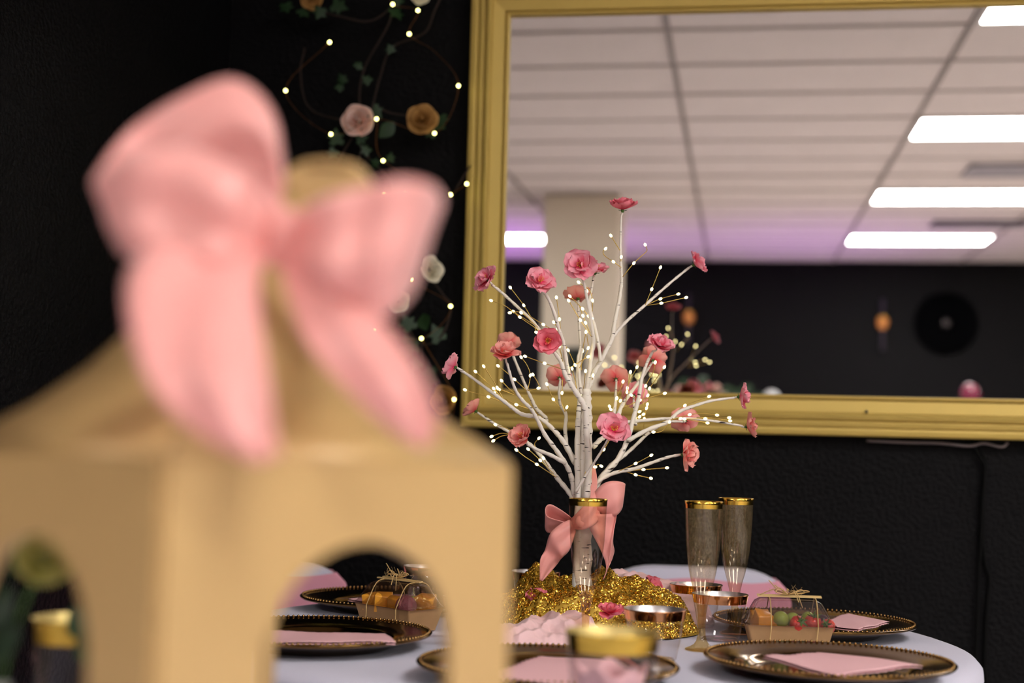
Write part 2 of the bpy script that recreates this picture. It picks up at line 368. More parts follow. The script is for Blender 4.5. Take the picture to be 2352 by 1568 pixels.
# ---------------------------------------------------------------- wall mirror
OE0, OE1, OZ0, OZ1 = -0.600, 1.55, 1.067, 2.066
mo = W((OE0+OE1)/2, MC, 1.55)
MR = empty('wall_mirror', mo, 'large wall mirror in a broad ridged gold frame', 'mirror')
MU = ZZ*math.cos(LEAN) - NN*math.sin(LEAN)      # mirror's own up (top leans into the room)
def mp_(e, z, d): return W(e, MC, 0)*0 + MO + EE*e + MU*(z-1.55) - MN*d
prof = [(0, -0.026), (0, 0.016), (0.003, 0.020), (0.012, 0.022), (0.0165, 0.021), (0.018, 0.017), (0.020, 0.022), (0.029, 0.025), (0.0315, 0.024), (0.033, 0.019), (0.036, 0.026), (0.044, 0.030), (0.0485, 0.026), (0.051, 0.018), (0.076, 0.013), (0.078, 0.006), (0.0795, 0.012), (0.083, 0.014), (0.0865, 0.012), (0.088, -0.002)]
corn = [(OE0, OZ1, 1, -1), (OE1, OZ1, -1, -1), (OE1, OZ0, -1, 1), (OE0, OZ0, 1, 1)]
for k in range(4):
    a, b = corn[k], corn[(k+1) % 4]; V = []; n = len(prof)
    for c in (a, b):
        for (u, d) in prof: V.append(mp_(c[0]+c[2]*u, c[1]+c[3]*u*0.97, d))
    o = mk('frame_rail', V, [(i, i+1, n+i+1, n+i) for i in range(n-1)], M_gold, MR, world=True, smooth=False)
V = [mp_(OE0+0.08, OZ0+0.08, 0), mp_(OE1-0.08, OZ0+0.08, 0), mp_(OE1-0.08, OZ1-0.08, 0), mp_(OE0+0.08, OZ1-0.08, 0)]
V += [v+MN*0.004 for v in V]
mk('mirror_glass', V, [(0, 1, 2, 3), (7, 6, 5, 4), (0, 4, 5, 1), (1, 5, 6, 2), (2, 6, 7, 3), (3, 7, 4, 0)], M_mirror, MR, world=True, smooth=False)
q = onwall(1990, 945, MC-0.02)
V, F = sphere_vf(0.0035, 8, 6); mk('screw', V+q, F, mat('screw_dark', (60, 62, 70), 0.4, metal=0.8), MR, world=True)
# cords under the mirror
def wallcord(name, pts, r, m, label, cat, c=3.095):
    P = crom([onwall(x, y, c) for x, y in pts], 8); V, F = tube(P, r, 7); o = mk(name, V, F, m, loc=P[0]); return tag(o, label, cat)
wallcord('power_cord', [(2240, 1008), (2252, 1035), (2262, 1060), (2258, 1140), (2257, 1230), (2262, 1290), (2272, 1330), (2266, 1400), (2262, 1500), (2262, 1620), (2262, 1900)], 0.0035, M_cord, 'thin black cord hanging down the wall, bowing out to the right', 'cord')
wallcord('power_cord', [(2228, 1010), (2250, 1048), (2262, 1075), (2257, 1150), (2252, 1260), (2247, 1340), (2244, 1440), (2240, 1560), (2238, 1900)], 0.0035, M_cord, 'thin black cord hanging straight down the wall, the left one of two', 'cord', 3.088)
wallcord('picture_wire', [(1990, 1012), (2080, 1016), (2160, 1018), (2225, 1024), (2260, 1018), (2300, 1026), (2316, 1016)], 0.003, mat('grey_wire', (96, 84, 84), 0.5), 'loose grey wire looping out below the mirror frame', 'wire', 3.08)

# ---------------------------------------------------------------- blossoms, roses
def petal_mesh(name, L, Wd, cup, ruf, seed, m, up=0.0, nu=6, nv=7):
    rr = random.Random(seed); ph = [rr.uniform(0, 6.28) for _ in range(4)]
    def fn(u, v):
        s = u*2-1; wid = Wd*(math.sin(PI*min(1, (0.10+v*0.72)))**0.8)*(1 if v < 0.85 else 1-0.35*((v-0.85)/0.15)**2)
        x = s*wid*0.5; y = L*v*(1-0.10*s*s*v)
        z = cup*v*v*L + 0.28*s*s*wid*(1-v*0.55) + ruf*L*v*(math.sin(5.0*s+ph[0])*0.5+math.sin(9*s+ph[1])*0.3)*v + up*L*math.sin(PI*v)*0.4
        return (x, y, z)
    V, F = grid_vf(nu, nv, fn); me = bpy.data.meshes.new(name); me.from_pydata([tuple(v) for v in V], [], F)
    me.polygons.foreach_set('use_smooth', [True]*len(me.polygons)); me.materials.append(m); return me
PET = {}
for key, m in (('pink', P_pink), ('coral', P_coral), ('deep', P_deep)):
    PET[key] = [petal_mesh('petal', 0.0255, 0.029, 0.05+0.25*random.random(), 0.16, i*7+len(key), m) for i in range(4)]
    PET[key+'_in'] = [petal_mesh('petal', 0.0165, 0.0165, 0.5, 0.16, i*5+31, m) for i in range(3)]
rv, rf = sphere_vf(0.0028, 8, 6, (1, 1, 1.6)); ME_rec = None
cal = []
for k in range(6):
    a = 2*PI*k/6; d = np.array([math.cos(a), math.sin(a), 0]); s = np.array([-math.sin(a), math.cos(a), 0])
    cal.append((np.array([d*0.001+s*0.0011, d*0.001-s*0.0011, d*0.0055+[0, 0, 0.0002], d*0.0085+[0, 0, 0.002]]), [(0, 1, 2), (0, 2, 3)]))
CALV, CALF = merge(cal)
CALV[:, 2] -= 0.001
stm = []
for k in range(9):
    a = 2*PI*k/9; d = np.array([math.cos(a)*0.45, math.sin(a)*0.45, 1.0])*0.0095*random.uniform(0.75, 1.1)
    stm.append(tube([(0, 0, 0.001), d*0.6, d], [0.00035, 0.0003, 0.0003], 5)); V, F = sphere_vf(0.0009, 6, 4); stm.append((V+d, F))
STV, STF = merge(stm)
shared = {}
def sm(key, V, F, m):
    if key not in shared:
        me = bpy.data.meshes.new(key); me.from_pydata([tuple(v) for v in V], [], [tuple(f) for f in F]); me.polygons.foreach_set('use_smooth', [True]*len(me.polygons)); me.materials.append(m); shared[key] = me
    return shared[key]
def blossom(parent, pos, facing, dpx_scale, hue, rnd, name='blossom', top=False, label=None):
    """facing: world vector the open flower looks along"""
    me = sm('receptacle', rv, rf, M_calyx); M = Matrix.Translation(Vector(pos)-Vector(wpos(parent)) if parent is not None else Vector(pos)) @ fr(facing) @ Matrix.Rotation(rnd.uniform(0, 6), 4, 'Z') @ Matrix.Scale(dpx_scale, 4)
    b = bpy.data.objects.new(name, me); COL.objects.link(b)
    if parent is not None: b.parent = parent
    b.matrix_basis = M
    inst('calyx', sm('calyx', CALV, CALF, mat('calyx_dark', (40, 84, 34), 0.6)), b, Matrix.Identity(4))
    inst('stamens', sm('stamens', STV, STF, M_stamen), b, Matrix.Translation((0, 0, 0.002)))
    n1 = 5
    for k in range(n1):
        a = 2*PI*k/n1+rnd.uniform(-0.15, 0.15)
        inst('petal', rnd.choice(PET[hue]), b, Matrix.Translation((0, 0, 0.001)) @ Matrix.Rotation(a, 4, 'Z') @ Matrix.Rotation(rnd.uniform(0.0, 0.45), 4, 'X') @ Matrix.Rotation(rnd.uniform(-0.2, 0.2), 4, 'Y') @ Matrix.Scale(rnd.uniform(0.95, 1.12), 4))
    for k in range(4):
        a = 2*PI*(k+0.5)/4+rnd.uniform(-0.2, 0.2)
        inst('petal', rnd.choice(PET[hue]), b, Matrix.Translation((0, 0, 0.003)) @ Matrix.Rotation(a, 4, 'Z') @ Matrix.Rotation(rnd.uniform(0.35, 0.65), 4, 'X') @ Matrix.Rotation(rnd.uniform(-0.25, 0.25), 4, 'Y') @ Matrix.Scale(0.82, 4))
    for k in range(rnd.choice((1, 2, 3))):
        a = 2*PI*(k+0.3)/3+rnd.uniform(-0.2, 0.2)
        inst('petal', rnd.choice(PET[hue+'_in']), b, Matrix.Translation((0, 0, 0.003)) @ Matrix.Rotation(a, 4, 'Z') @ Matrix.Rotation(rnd.uniform(0.8, 1.1), 4, 'X'))
    return b
RPET = {}
def rose(parent, pos, facing, dia, m, seed):
    rr = random.Random(seed); key = m.name
    if key not in RPET:
        RPET[key] = []
        for k, (R_, w_, h_, flare) in enumerate(((0.15, 3.6, 0.80, 0.02), (0.33, 2.5, 0.74, 0.10), (0.56, 1.9, 0.60, 0.34), (0.78, 1.6, 0.44, 0.70))):
            def fn(u, v, R_=R_, w_=w_, h_=h_, flare=flare):
                a = (u-0.5)*w_; q_ = abs(u-0.5)*2; pk = 1-0.42*q_**1.6; r = R_*(0.35+0.65*min(1, v*1.8)) + flare*max(0, v-0.45)**1.3*(1.15-0.55*q_) + 0.05*q_*v
                z = h_*v*pk - 0.12*flare*max(0, v-0.8)*6
                return np.array((r*math.sin(a), r*math.cos(a), z))*0.04/0.8
            V, F = grid_vf(8, 6, fn); me = bpy.data.meshes.new('petal'); me.from_pydata([tuple(v) for v in V], [], F); me.polygons.foreach_set('use_smooth', [True]*len(F)); me.materials.append(m); RPET[key].append(me)
    V, F = sphere_vf(0.0062, 8, 6, (1, 1, 2.2)); me = sm('bud'+key, V+[0, 0, 0.020], F, m)
    b = bpy.data.objects.new('rose', me); COL.objects.link(b); b.parent = parent
    b.matrix_basis = Matrix.Translation(Vector(pos)-Vector(wpos(parent))) @ fr(facing) @ Matrix.Rotation(rr.uniform(0, 6), 4, 'Z') @ Matrix.Scale(dia/0.105, 4)
    for k, cnt in enumerate((2, 3, 4, 5)):   # inner swirl to outer ring
        for j in range(cnt):
            inst('petal', RPET[key][k], b, Matrix.Translation((0, 0, -0.004*k)) @ Matrix.Rotation(2*PI*j/cnt+k*0.7+rr.uniform(-0.15, 0.15), 4, 'Z') @ Matrix.Rotation(rr.uniform(-0.10, 0.16), 4, 'X') @ Matrix.Rotation(rr.uniform(-0.12, 0.12), 4, 'Y'))
    return b
# ivy leaf, 5 lobes
lobes = [(0, 0), (0.30, -0.12), (0.50, 0.10), (0.30, 0.28), (0.56, 0.52), (0.24, 0.58), (0, 1.0), (-0.24, 0.58), (-0.56, 0.52), (-0.30, 0.28), (-0.50, 0.10), (-0.30, -0.12)]
LV = [(x, y, 0.06*math.sin(3*x)+0.10*y*y - 0.12*abs(x)) for x, y in lobes]+[(0, 0.35, 0.05)]
LF = [(12, i, (i+1) % 12) for i in range(12)]
def ovalleaf(u, v):
    s = u*2-1; wd = 0.36*math.sin(PI*min(1, 0.04+v*0.95)); return (s*wd, v, 0.12*abs(s)*wd*2-0.25*v*v)
OV, OF = grid_vf(4, 6, ovalleaf)
def leaf(parent, pos, facing, size, kind, roll, m=M_green):
    me = sm('ivy' if kind else 'oval', LV if kind else OV, LF if kind else OF, m)
    return inst('leaf', me, parent, Matrix.Translation(Vector(pos)-Vector(wpos(parent))) @ fr(facing) @ Matrix.Rotation(roll, 4, 'Z') @ Matrix.Scale(size, 4))

# ---------------------------------------------------------------- garland and fairy lights on the wall
WC = 3.04
gp = onwall(860, 400, WC)
GAR = empty('rose_garland', gp, 'trailing vine garland of blush, cream and tan roses on the black wall', 'garland')
towards = -NN
def gw(x, y, off=0.0): return onwall(x, y, WC-off)
vines = [[(700, -80), (716, 10), (790, 40), (860, 45), (930, -20), (960, -90)], [(1040, -60), (1000, 20), (975, 75), (900, 110), (872, 180), (850, 260), (822, 300), (835, 350), (870, 385), (900, 430), (905, 520), (960, 600), (990, 640)],
         [(905, 10), (890, 60), (840, 150), (826, 210), (830, 300)], [(970, 270), (900, 260), (850, 250), (800, 330), (772, 380)], [(700, 110), (690, 170), (712, 250), (800, 280)],
         [(990, 640), (1020, 680), (1036, 705), (1015, 770), (968, 790), (930, 740), (912, 690), (870, 640), (760, 610), (640, 640)], [(968, 790), (975, 850), (1010, 900), (1020, 960), (1030, 1000), (1080, 1010)],
         [(830, 345), (800, 430), (720, 520), (640, 620)], [(1080, 380), (1050, 430), (1035, 450), (960, 500), (900, 520)]]
for v in vines:
    P = crom([gw(x, y, random.uniform(-0.02, 0.015)) for x, y in v], 8); mk('vine_stem', *tube(P, 0.0022, 6), M_vine, GAR, world=True)
for i, (x, y, d, m, f) in enumerate([(716, -4, 54, P_tan, (0, -1, -0.3)), (965, -12, 46, P_cream, (0, -1, -0.5)), (822, 277, 78, P_blush, (-0.15, -1, 0.1)), (970, 275, 74, P_tan, (0.05, -1, 0.1)),
                                    (990, 617, 64, P_cream, (0.75, -1, 0.3)), (632, 632, 66, P_blush, (-0.2, -1, 0.2)), (1019, 920, 70, P_tan, (-0.5, -1, 0.1)), (914, 690, 54, P_cream, (0.5, -1, 0))]):
    rose(GAR, gw(x, y, 0.015), f, d*3.02/FPX, m, i)
lv = [(655, 8, 30), (690, 22, 28), (738, 18, 30), (765, 10, 36), (905, 20, 34), (920, 8, 26), (790, 190, 22), (850, 188, 22), (775, 205, 20), (905, 280, 44), (1022, 296, 46), (1000, 305, 30), (1012, 265, 28), (855, 248, 30),
      (820, 320, 26), (775, 330, 34), (770, 345, 26), (848, 350, 24), (945, 755, 36), (980, 758, 44), (1012, 780, 38), (940, 775, 28), (960, 795, 30), (925, 740, 30), (905, 765, 30), (930, 800, 34), (1000, 860, 36), (990, 885, 30), (985, 965, 34), (1010, 960, 26), (940, 850, 34), (960, 830, 30), (970, 900, 28), (900, 120, 20), (830, 150, 20), (868, 378, 20), (895, 370, 20)]
for i, (x, y, s) in enumerate(lv):
    f = np.array([random.uniform(-0.5, 0.5), -1, random.uniform(-0.3, 0.5)]); leaf(GAR, gw(x, y, random.uniform(0, 0.012)), f, s*3.04/FPX*1.15, 0 if s > 43 else 1, random.uniform(0, 6.28))
FL = empty('fairy_lights', gw(860, 200), 'string of tiny warm fairy lights woven through the wall garland', 'string lights')
fb = [(757, 97), (902, 10), (960, 24), (940, 78), (656, 208), (1053, 197), (865, 273), (760, 308), (998, 306), (880, 369), (1035, 447), (650, 470), (745, 452), (883, 448), (930, 446), (588, 600), (655, 563), (945, 580), (943, 641), (1035, 703), (838, 700), (857, 759), (968, 777), (1009, 1013), (1043, 917), (1072, 422)]
bv, bf = sphere_vf(0.0034, 10, 8)
for x, y in fb: inst('bulb', sm('fairy_bulb', bv, bf, M_bulb2), FL, Matrix.Translation(Vector(gw(x, y, 0.032))-Vector(gw(860, 200))))
for seq in ([(902, -40), (902, 10), (960, 24), (940, 78), (1000, 120), (1053, 197), (998, 306), (865, 273), (760, 308), (656, 208), (757, 97)], [(865, 273), (880, 369), (1035, 447), (930, 446), (883, 448), (745, 452), (650, 470), (588, 600), (655, 563), (838, 700), (857, 759), (968, 777), (1035, 703), (943, 641), (945, 580)], [(968, 777), (1043, 917), (1009, 1013)], [(1035, 447), (1072, 422), (1085, 400)]):
    P = crom([gw(x, y, 0.028) for x, y in seq], 7); mk('wire', *tube(P, 0.0006, 5), mat('copper_wire', (120, 78, 40), 0.4, metal=0.8), FL, world=True)

# ---------------------------------------------------------------- tables
TC = (0.12, 2.15); TR = 0.565; TZ = 0.75
def table(c, r, lab_t, lab_c):
    T = empty('round_table', (c[0], c[1], 0), lab_t, 'table', 'round tables')
    mk('tabletop', *lathe([(0, 0.715), (r-0.03, 0.715), (r-0.018, 0.722), (r-0.018, 0.738), (r-0.03, 0.743), (0, 0.743)], 64), mat('table_plastic', (210, 208, 200), 0.6), T)
    for k in range(4):
        a = PI/4+k*PI/2; x, y = 0.3*math.cos(a), 0.3*math.sin(a)
        mk('leg', *tube([(x, y, 0.715), (x*1.15, y*1.15, 0.02)], 0.014, 10), mat('leg_grey', (120, 120, 122), 0.4, metal=0.6), T)
    p = [(0, 0.7495), (r-0.05, 0.7495), (r-0.022, 0.7485), (r-0.008, 0.744), (r, 0.735), (r+0.001, 0.722), (r-0.006, 0.70), (r-0.05, 0.62), (r-0.11, 0.5), (r-0.15, 0.38), (r-0.14, 0.22), (r-0.08, 0.08), (r-0.05, 0.01)]
    V, F = lathe(p, 96)
    o = mk('tablecloth', V, F, M_cloth); o.location = (c[0], c[1], 0); tag(o, lab_c, 'tablecloth', 'white fitted tablecloths'); return T
table(TC, TR, 'round table carrying the white blossom tree, hidden by its cloth', 'tight white fitted cloth on the round table under the blossom tree')
table((-0.10, 0.74), 0.60, 'near round table under the gold house lantern', 'tight white fitted cloth on the near table under the gold lantern')

# chargers
def charger_proto():
    c = empty('charger_plate', (0, 0, 0)); r = 0.155
    p = [(0, 0.004), (0.09, 0.004), (0.098, 0.005), (0.103, 0.010), (0.107, 0.0125), (0.13, 0.0165), (0.148, 0.020), (0.1535, 0.0215), (r, 0.0205), (0.1535, 0.018), (0.13, 0.012), (0.105, 0.006), (0.098, 0.0), (0, 0.0)]
    mk('plate', *lathe(p, 96), M_charger, c)
    b = []; sv, sf = sphere_vf(0.0021, 6, 4)
    for k in range(130):
        a = 2*PI*k/130; b.append((sv+np.array([0.1505*math.cos(a), 0.1505*math.sin(a), 0.0218]), sf))
    tag(mk('beaded_edge', *merge(b), M_bead, c), kind='stuff'); return c
chp = charger_proto()
CH = [((0.405, 1.80), 'shiny bronze charger plate at the front right edge of the table'), ((0.475, 2.215), 'bronze charger plate behind the right-hand fruit box'), ((0.052, 1.70), 'bronze charger plate at the front middle, cut by the bottom of the photo'),
      ((-0.252, 1.94), 'dark bronze charger plate seen in front through the lantern arch'), ((-0.187, 2.40), 'dark bronze charger plate behind the left-hand fruit box'), ((0.20, 2.47), 'bronze charger plate at the back behind the pale pink gauze')]
for i, (p, lab) in enumerate(CH):
    c = chp if i == 0 else copy_tree(chp); c.location = (p[0], p[1], TZ+0.0005); tag(c, lab, 'charger plate', 'beaded bronze charger plates')
# napkins
def napkin(q, lab, zs=(0.772,)*4, amp=0.003, seed=0):
    P = [onz(x, y, z) for (x, y), z in zip(q, zs)]; c = sum(P)/4
    def fn(u, v):
        b = (P[0]*(1-u)+P[1]*u)*(1-v)+(P[3]*(1-u)+P[2]*u)*v
        e = 0.0018*math.sin(u*70)*(1 if v in (0, 1) else 0)
        d = P[3]-P[0]; d = d/np.linalg.norm(d)
        return b + d*e + np.array([0, 0, amp*(math.sin(u*5+seed)*math.cos(v*3+seed)*0.8+0.3*math.sin(u*11+v*5))])
    V, F = grid_vf(30, 16, fn); T = empty('paper_napkin', c-[0, 0, 0.004], lab, 'napkin', 'pink paper napkins')
    a = solid(mk('top_sheet', V, F, M_napkin, T, world=True), 0.0009, 1)
    solid(mk('under_sheet', V-[0.0008, -0.0006, 0.003], F, M_napkin, T, world=True), 0.0009, 1)
napkin([(1753, 1507), (1881, 1494), (2118, 1528), (1925, 1545)], 'pink paper napkin with a curled left corner on the front right charger', (0.772, 0.772, 0.773, 0.770), 0.003, 1)
napkin([(1880, 1432), (1948, 1406), (2041, 1427), (1972, 1443)], 'pink scalloped napkin on the charger behind the right-hand fruit box', (0.774,)*4, 0.002, 2)
napkin([(1131, 1552), (1240, 1501), (1410, 1520), (1330, 1578)], 'pink napkin on the front middle charger, its corner pointing left', (0.773,)*4, 0.002, 3)
napkin([(596, 1449), (884, 1452), (909, 1475), (612, 1471)], 'long pink scalloped napkin lying on the front left charger', (0.773,)*4, 0.002, 4)
napkin([(800, 1374), (935, 1363), (975, 1370), (862, 1382)], 'pink napkin on the charger behind the left-hand fruit box', (0.774,)*4, 0.0015, 5)

# cups
def tumbler_proto(h, r0, r1, band, nm='plastic_cup'):
    c = empty(nm, (0, 0, 0)); t = 0.0009
    rr = lambda z: r0+(r1-r0)*z/h
    p = [(0, 0.001), (r0-0.002, 0.001), (r0, 0.003), (rr(h*0.5), h*0.5), (rr(h-band), h-band), (r1, h)]
    mk('body', *lathe(p, 48), M_clear, c)
    mk('rim_band', *lathe([(rr(h-band)+0.0004, h-band), (rr(h-band/2)+0.0004, h-band/2), (r1+0.0005, h-0.0006), (r1+0.0009, h+0.0002), (r1, h+0.0006)], 48), M_rimrose, c)
    mk('rim_lining', *lathe([(rr(h-band)-0.0006, h-band), (r1-0.0006, h), (r1, h+0.0006)], 48), M_rimsilver, c)
    mk('base_disc', *lathe([(0, 0.003), (r0-0.004, 0.003), (r0-0.002, 0.0), (0, 0.0)], 32), M_clear, c)
    return c
cup = tumbler_proto(0.066, 0.029, 0.0408, 0.0125)
CUPS = [((0.197, 1.888), 0, 'clear cup with rose-gold rim, front one between the flutes'), ((0.316, 2.115), 0, 'clear cup with rose-gold rim just left of the right-hand fruit box'), ((0.300, 2.262), 0, 'clear gold-rimmed cup behind the left flute of the pair'),
        ((0.050, 2.42), 0, 'clear silver-lipped cup behind the gold sequin cloth'), ((-0.046, 1.985), 0, 'clear cup left of the pink gauze, half hidden by the lantern post'), ((-0.128, 2.37), 0.0085, 'clear silver-rimmed cup behind the left-hand fruit box')]
for i, (p, dz, lab) in enumerate(CUPS):
    c = cup if i == 0 else copy_tree(cup); c.location = (p[0], p[1], TZ+0.0005+dz); tag(c, lab, 'cup', 'rose-gold rimmed plastic cups')
big = tumbler_proto(0.112, 0.030, 0.0412, 0.0155, 'plastic_tumbler')
for ch in big.children:
    if ch.name.startswith('rim_band'): ch.data.materials[0] = M_rimgold
    if ch.name.startswith('rim_lining'): ch.data.materials[0] = mat('pale_gold_lining', (214, 190, 120), 0.45, metal=0.6)
p = at(1407, 1455, 1.27); big.location = (p[0], p[1], TZ+0.0005); tag(big, 'blurred clear tumbler with gold rim at the bottom of the photo, near the lantern', 'tumbler', 'gold-rimmed tumblers on the near table')
b2 = copy_tree(big); p = at(196, 1385, 1.16); b2.location = (p[0], p[1], TZ+0.0005); b2.scale = (1, 1, 1.12); tag(b2, 'blurred clear tumbler with gold rim seen inside the left arch of the lantern', 'tumbler', 'gold-rimmed tumblers on the near table')
p = at(1407, 1455, 1.27)
def crumpnap(u, v):
    a = u*2*PI; r = 0.012+0.018*v; return (r*math.cos(a)*(1+0.15*math.sin(3*a)), r*math.sin(a)*(1+0.15*math.cos(4*a)), 0.004+0.075*v+0.004*math.sin(5*a)*v)
V, F = grid_vf(40, 10, crumpnap); o = solid(mk('tucked_napkin', V, F, M_napkin), 0.0015, 0); o.location = (p[0], p[1], TZ+0.002); tag(o, 'pale pink napkin tucked inside the blurred front tumbler', 'napkin')

# flutes
def flute_proto():
    c = empty('champagne_flute', (0, 0, 0)); Hh = 0.2045
    bp = [(0.0, 0.045), (0.0045, 0.0455), (0.0062, 0.052), (0.0085, 0.065), (0.0115, 0.078), (0.0155, 0.092), (0.0190, 0.108), (0.0215, 0.125), (0.0235, 0.145), (0.0248, 0.168), (0.0257, 0.19), (0.0264, Hh)]
    mk('bowl', *lathe(bp, 48), M_flute, c)
    mk('rim_band', *lathe([(0.0262, Hh-0.0095), (0.0266, Hh-0.004), (0.0270, Hh), (0.0266, Hh+0.0004), (0.0258, Hh-0.0002), (0.0253, Hh-0.0095)], 48), M_rimgold, c)
    mk('stem', *lathe([(0.0064, 0.062), (0.0056, 0.045), (0.0050, 0.03), (0.0055, 0.020), (0.0075, 0.012)], 32), M_stem, c)
    mk('foot', *lathe([(0.0075, 0.012), (0.011, 0.007), (0.017, 0.0035), (0.0225, 0.0015), (0.023, 0.0), (0.0, 0.0)], 40), M_stem, c); return c
flp = flute_proto()
for i, (p, z, lab) in enumerate([((0.1115, 1.985), 0, 'clear gold-rimmed champagne flute standing in front of the tree trunk'), ((0.274, 2.0), 0, 'glittery champagne flute with gold rim, the nearer of the pair right of the tree'), ((0.3495, 2.19), 0, 'glittery gold-rimmed champagne flute, the farther of the pair right of the tree')]):
    c = flp if i == 2 else copy_tree(flp); c.location = (p[0], p[1], TZ+0.0005); c.rotation_euler = (0, 0, i*1.3)
    if i == 0:
        for ch in c.children:
            if ch.name.startswith('bowl'): ch.data = ch.data.copy(); ch.data.materials[0] = clear_mat('plain_flute_plastic', (250, 240, 228), base=0.07)
    tag(c, lab, 'champagne flute', 'gold-rimmed champagne flutes')

# ---------------------------------------------------------------- crumpled cloths
def crumple(name, c, rx, ry, hfn, nu, nv, m, label, cat, base=TZ+0.0015):
    def fn(u, v):
        a = (u*2-1); b = (v*2-1)
        x = c[0]+rx*a*math.sqrt(max(0, 1-b*b/2)); y = c[1]+ry*b*math.sqrt(max(0, 1-a*a/2))
        r = min(1, math.sqrt((x-c[0])**2/rx**2+(y-c[1])**2/ry**2)); ed = (1-r**6)
        k = 1+0.10*noise.noise(Vector((x*14, y*14, 3)))
        return (c[0]+(x-c[0])*k, c[1]+(y-c[1])*k, base+max(0, hfn(x, y, r))*min(1, ed*1.6))
    V, F = grid_vf(nu, nv, fn); return V, F
def g(x, y, cx, cy, s, h, s2=None): return h*math.exp(-((x-cx)**2/(2*s*s)+(y-cy)**2/(2*(s2 or s)**2)))
def fold(x, y, f, sd): # ridged folds
    q = Vector((x*f+0.35*noise.noise(Vector((y*f, x*f, sd))), y*f, sd)); n = noise.noise(q); return (1-abs(n)*2.4)
def hseq(x, y, r):
    h = 0.012 + g(x, y, 0.042, 2.27, 0.026, 0.044) + g(x, y, 0.155, 2.235, 0.045, 0.048) + g(x, y, 0.085, 2.30, 0.04, 0.03) + g(x, y, 0.215, 2.17, 0.055, 0.034) + g(x, y, 0.04, 2.15, 0.06, 0.030) + g(x, y, 0.13, 2.12, 0.05, 0.022)
    h += 0.013*fold(x, y, 19, 1.0) + 0.006*fold(x, y, 42, 5.0); return h
SQ = empty('sequin_cloth', (0.12, 2.20, TZ), 'crumpled gold sequin cloth heaped around the foot of the tree', 'cloth')
SV, SF = crumple('x', (0.125, 2.195), 0.170, 0.130, hseq, 130, 110, None, '', '')
mk('fabric', SV, SF, M_seqbase, SQ, world=True)
NU = 131
def sequins(N=15000):
    G = SV.reshape(111, 131, 3); V = []; F = []; k = 0
    ang = np.linspace(0, 2*PI, 7)[:-1]; ca = np.cos(ang); sa = np.sin(ang)
    allV = []; allF = []
    for _ in range(N):
        i = rs.randint(1, 129); j = rs.randint(1, 109)
        a = rs.rand(); b = rs.rand(); p = G[j, i]*(1-a)*(1-b)+G[j, i+1]*a*(1-b)+G[j+1, i]*(1-a)*b+G[j+1, i+1]*a*b
        nrm = np.cross(G[j, i+1]-G[j, i], G[j+1, i]-G[j, i]); nrm = nrm/(np.linalg.norm(nrm)+1e-9)+rs.randn(3)*0.26; nrm /= np.linalg.norm(nrm)
        u = np.cross(nrm, [0, 1, 0.1]); u /= np.linalg.norm(u)+1e-9; v = np.cross(nrm, u); c = p+nrm*0.0011
        ro = 0.00185; ri = 0.0007
        ring = c+ro*(ca[:, None]*u+sa[:, None]*v); rin = c+ri*(ca[:, None]*u+sa[:, None]*v)-nrm*0.0003
        allV.append(ring); allV.append(rin)
        for q_ in range(6): allF.append((k+q_, k+(q_+1) % 6, k+6+(q_+1) % 6, k+6+q_))
        k += 12
    return np.concatenate(allV), allF
V, F = sequins(); tag(mk('sequins', V, F, M_sequin, SQ, world=True, smooth=False), kind='stuff')
def hg1(x, y, r):
    h = 0.004+g(x, y, 0.10, 2.02, 0.035, 0.026)+g(x, y, 0.02, 2.0, 0.035, 0.017)+g(x, y, 0.07, 2.06, 0.04, 0.016)+g(x, y, -0.03, 1.985, 0.014, 0.024)
    w_ = noise.noise(Vector((x*25, y*60, 2)))*0.004+0.007*fold(x, y, 30, 3)+0.0008*math.sin((x+y*0.6)*420+6*noise.noise(Vector((x*40, y*40, 0)))); return h+w_
V, F = crumple('x', (0.045, 2.005), 0.098, 0.055, hg1, 150, 80, None, '', '')
V[:, 2] += 0
tag(mk('gauze_cloth', V, F, M_gauze, loc=(0.045, 2.005, TZ)), 'crumpled pale pink gauze lying in front of the gold sequin cloth', 'cloth', 'pale pink gauze pieces')
def hg2(x, y, r):
    h = 0.010+g(x, y, 0.17, 2.34, 0.05, 0.052)+g(x, y, 0.25, 2.31, 0.05, 0.036)+g(x, y, 0.30, 2.28, 0.03, 0.022)
    return h+0.007*fold(x, y, 26, 8)+0.0015*math.sin(y*380+6*noise.noise(Vector((x*40, y*40, 0))))
V, F = crumple('x', (0.225, 2.315), 0.115, 0.060, hg2, 130, 80, None, '', '')
tag(mk('gauze_cloth', V, F, M_gauze, loc=(0.225, 2.315, TZ)), 'crumpled pale pink gauze behind and right of the gold sequin cloth', 'cloth', 'pale pink gauze pieces')
rn = random.Random(3)
for (x, y, Y, f, hue, s, lab) in [(1237, 1383, 2.13, (0.1, -0.4, 1), 'deep', 0.92, 'loose deep pink blossom on the left of the sequin cloth'), (1490, 1359, 2.235, (0.6, -0.5, 0.4), 'deep', 1.0, 'loose hot pink blossom between sequin cloth and back gauze'),
                             (1403, 1412, 2.03, (-0.1, -0.2, 1), 'deep', 0.85, 'loose pink blossom at the front of the sequin cloth behind the flute stem'), (1452, 1420, 2.06, (0.3, -0.4, 0.9), 'coral', 0.7, 'loose coral blossom behind the front rose-gold rimmed cup')]:
    p = at(x, y, Y); b = blossom(None, p, f, s, hue, rn, 'loose_blossom'); tag(b, lab, 'blossom', 'loose silk blossoms on the table')

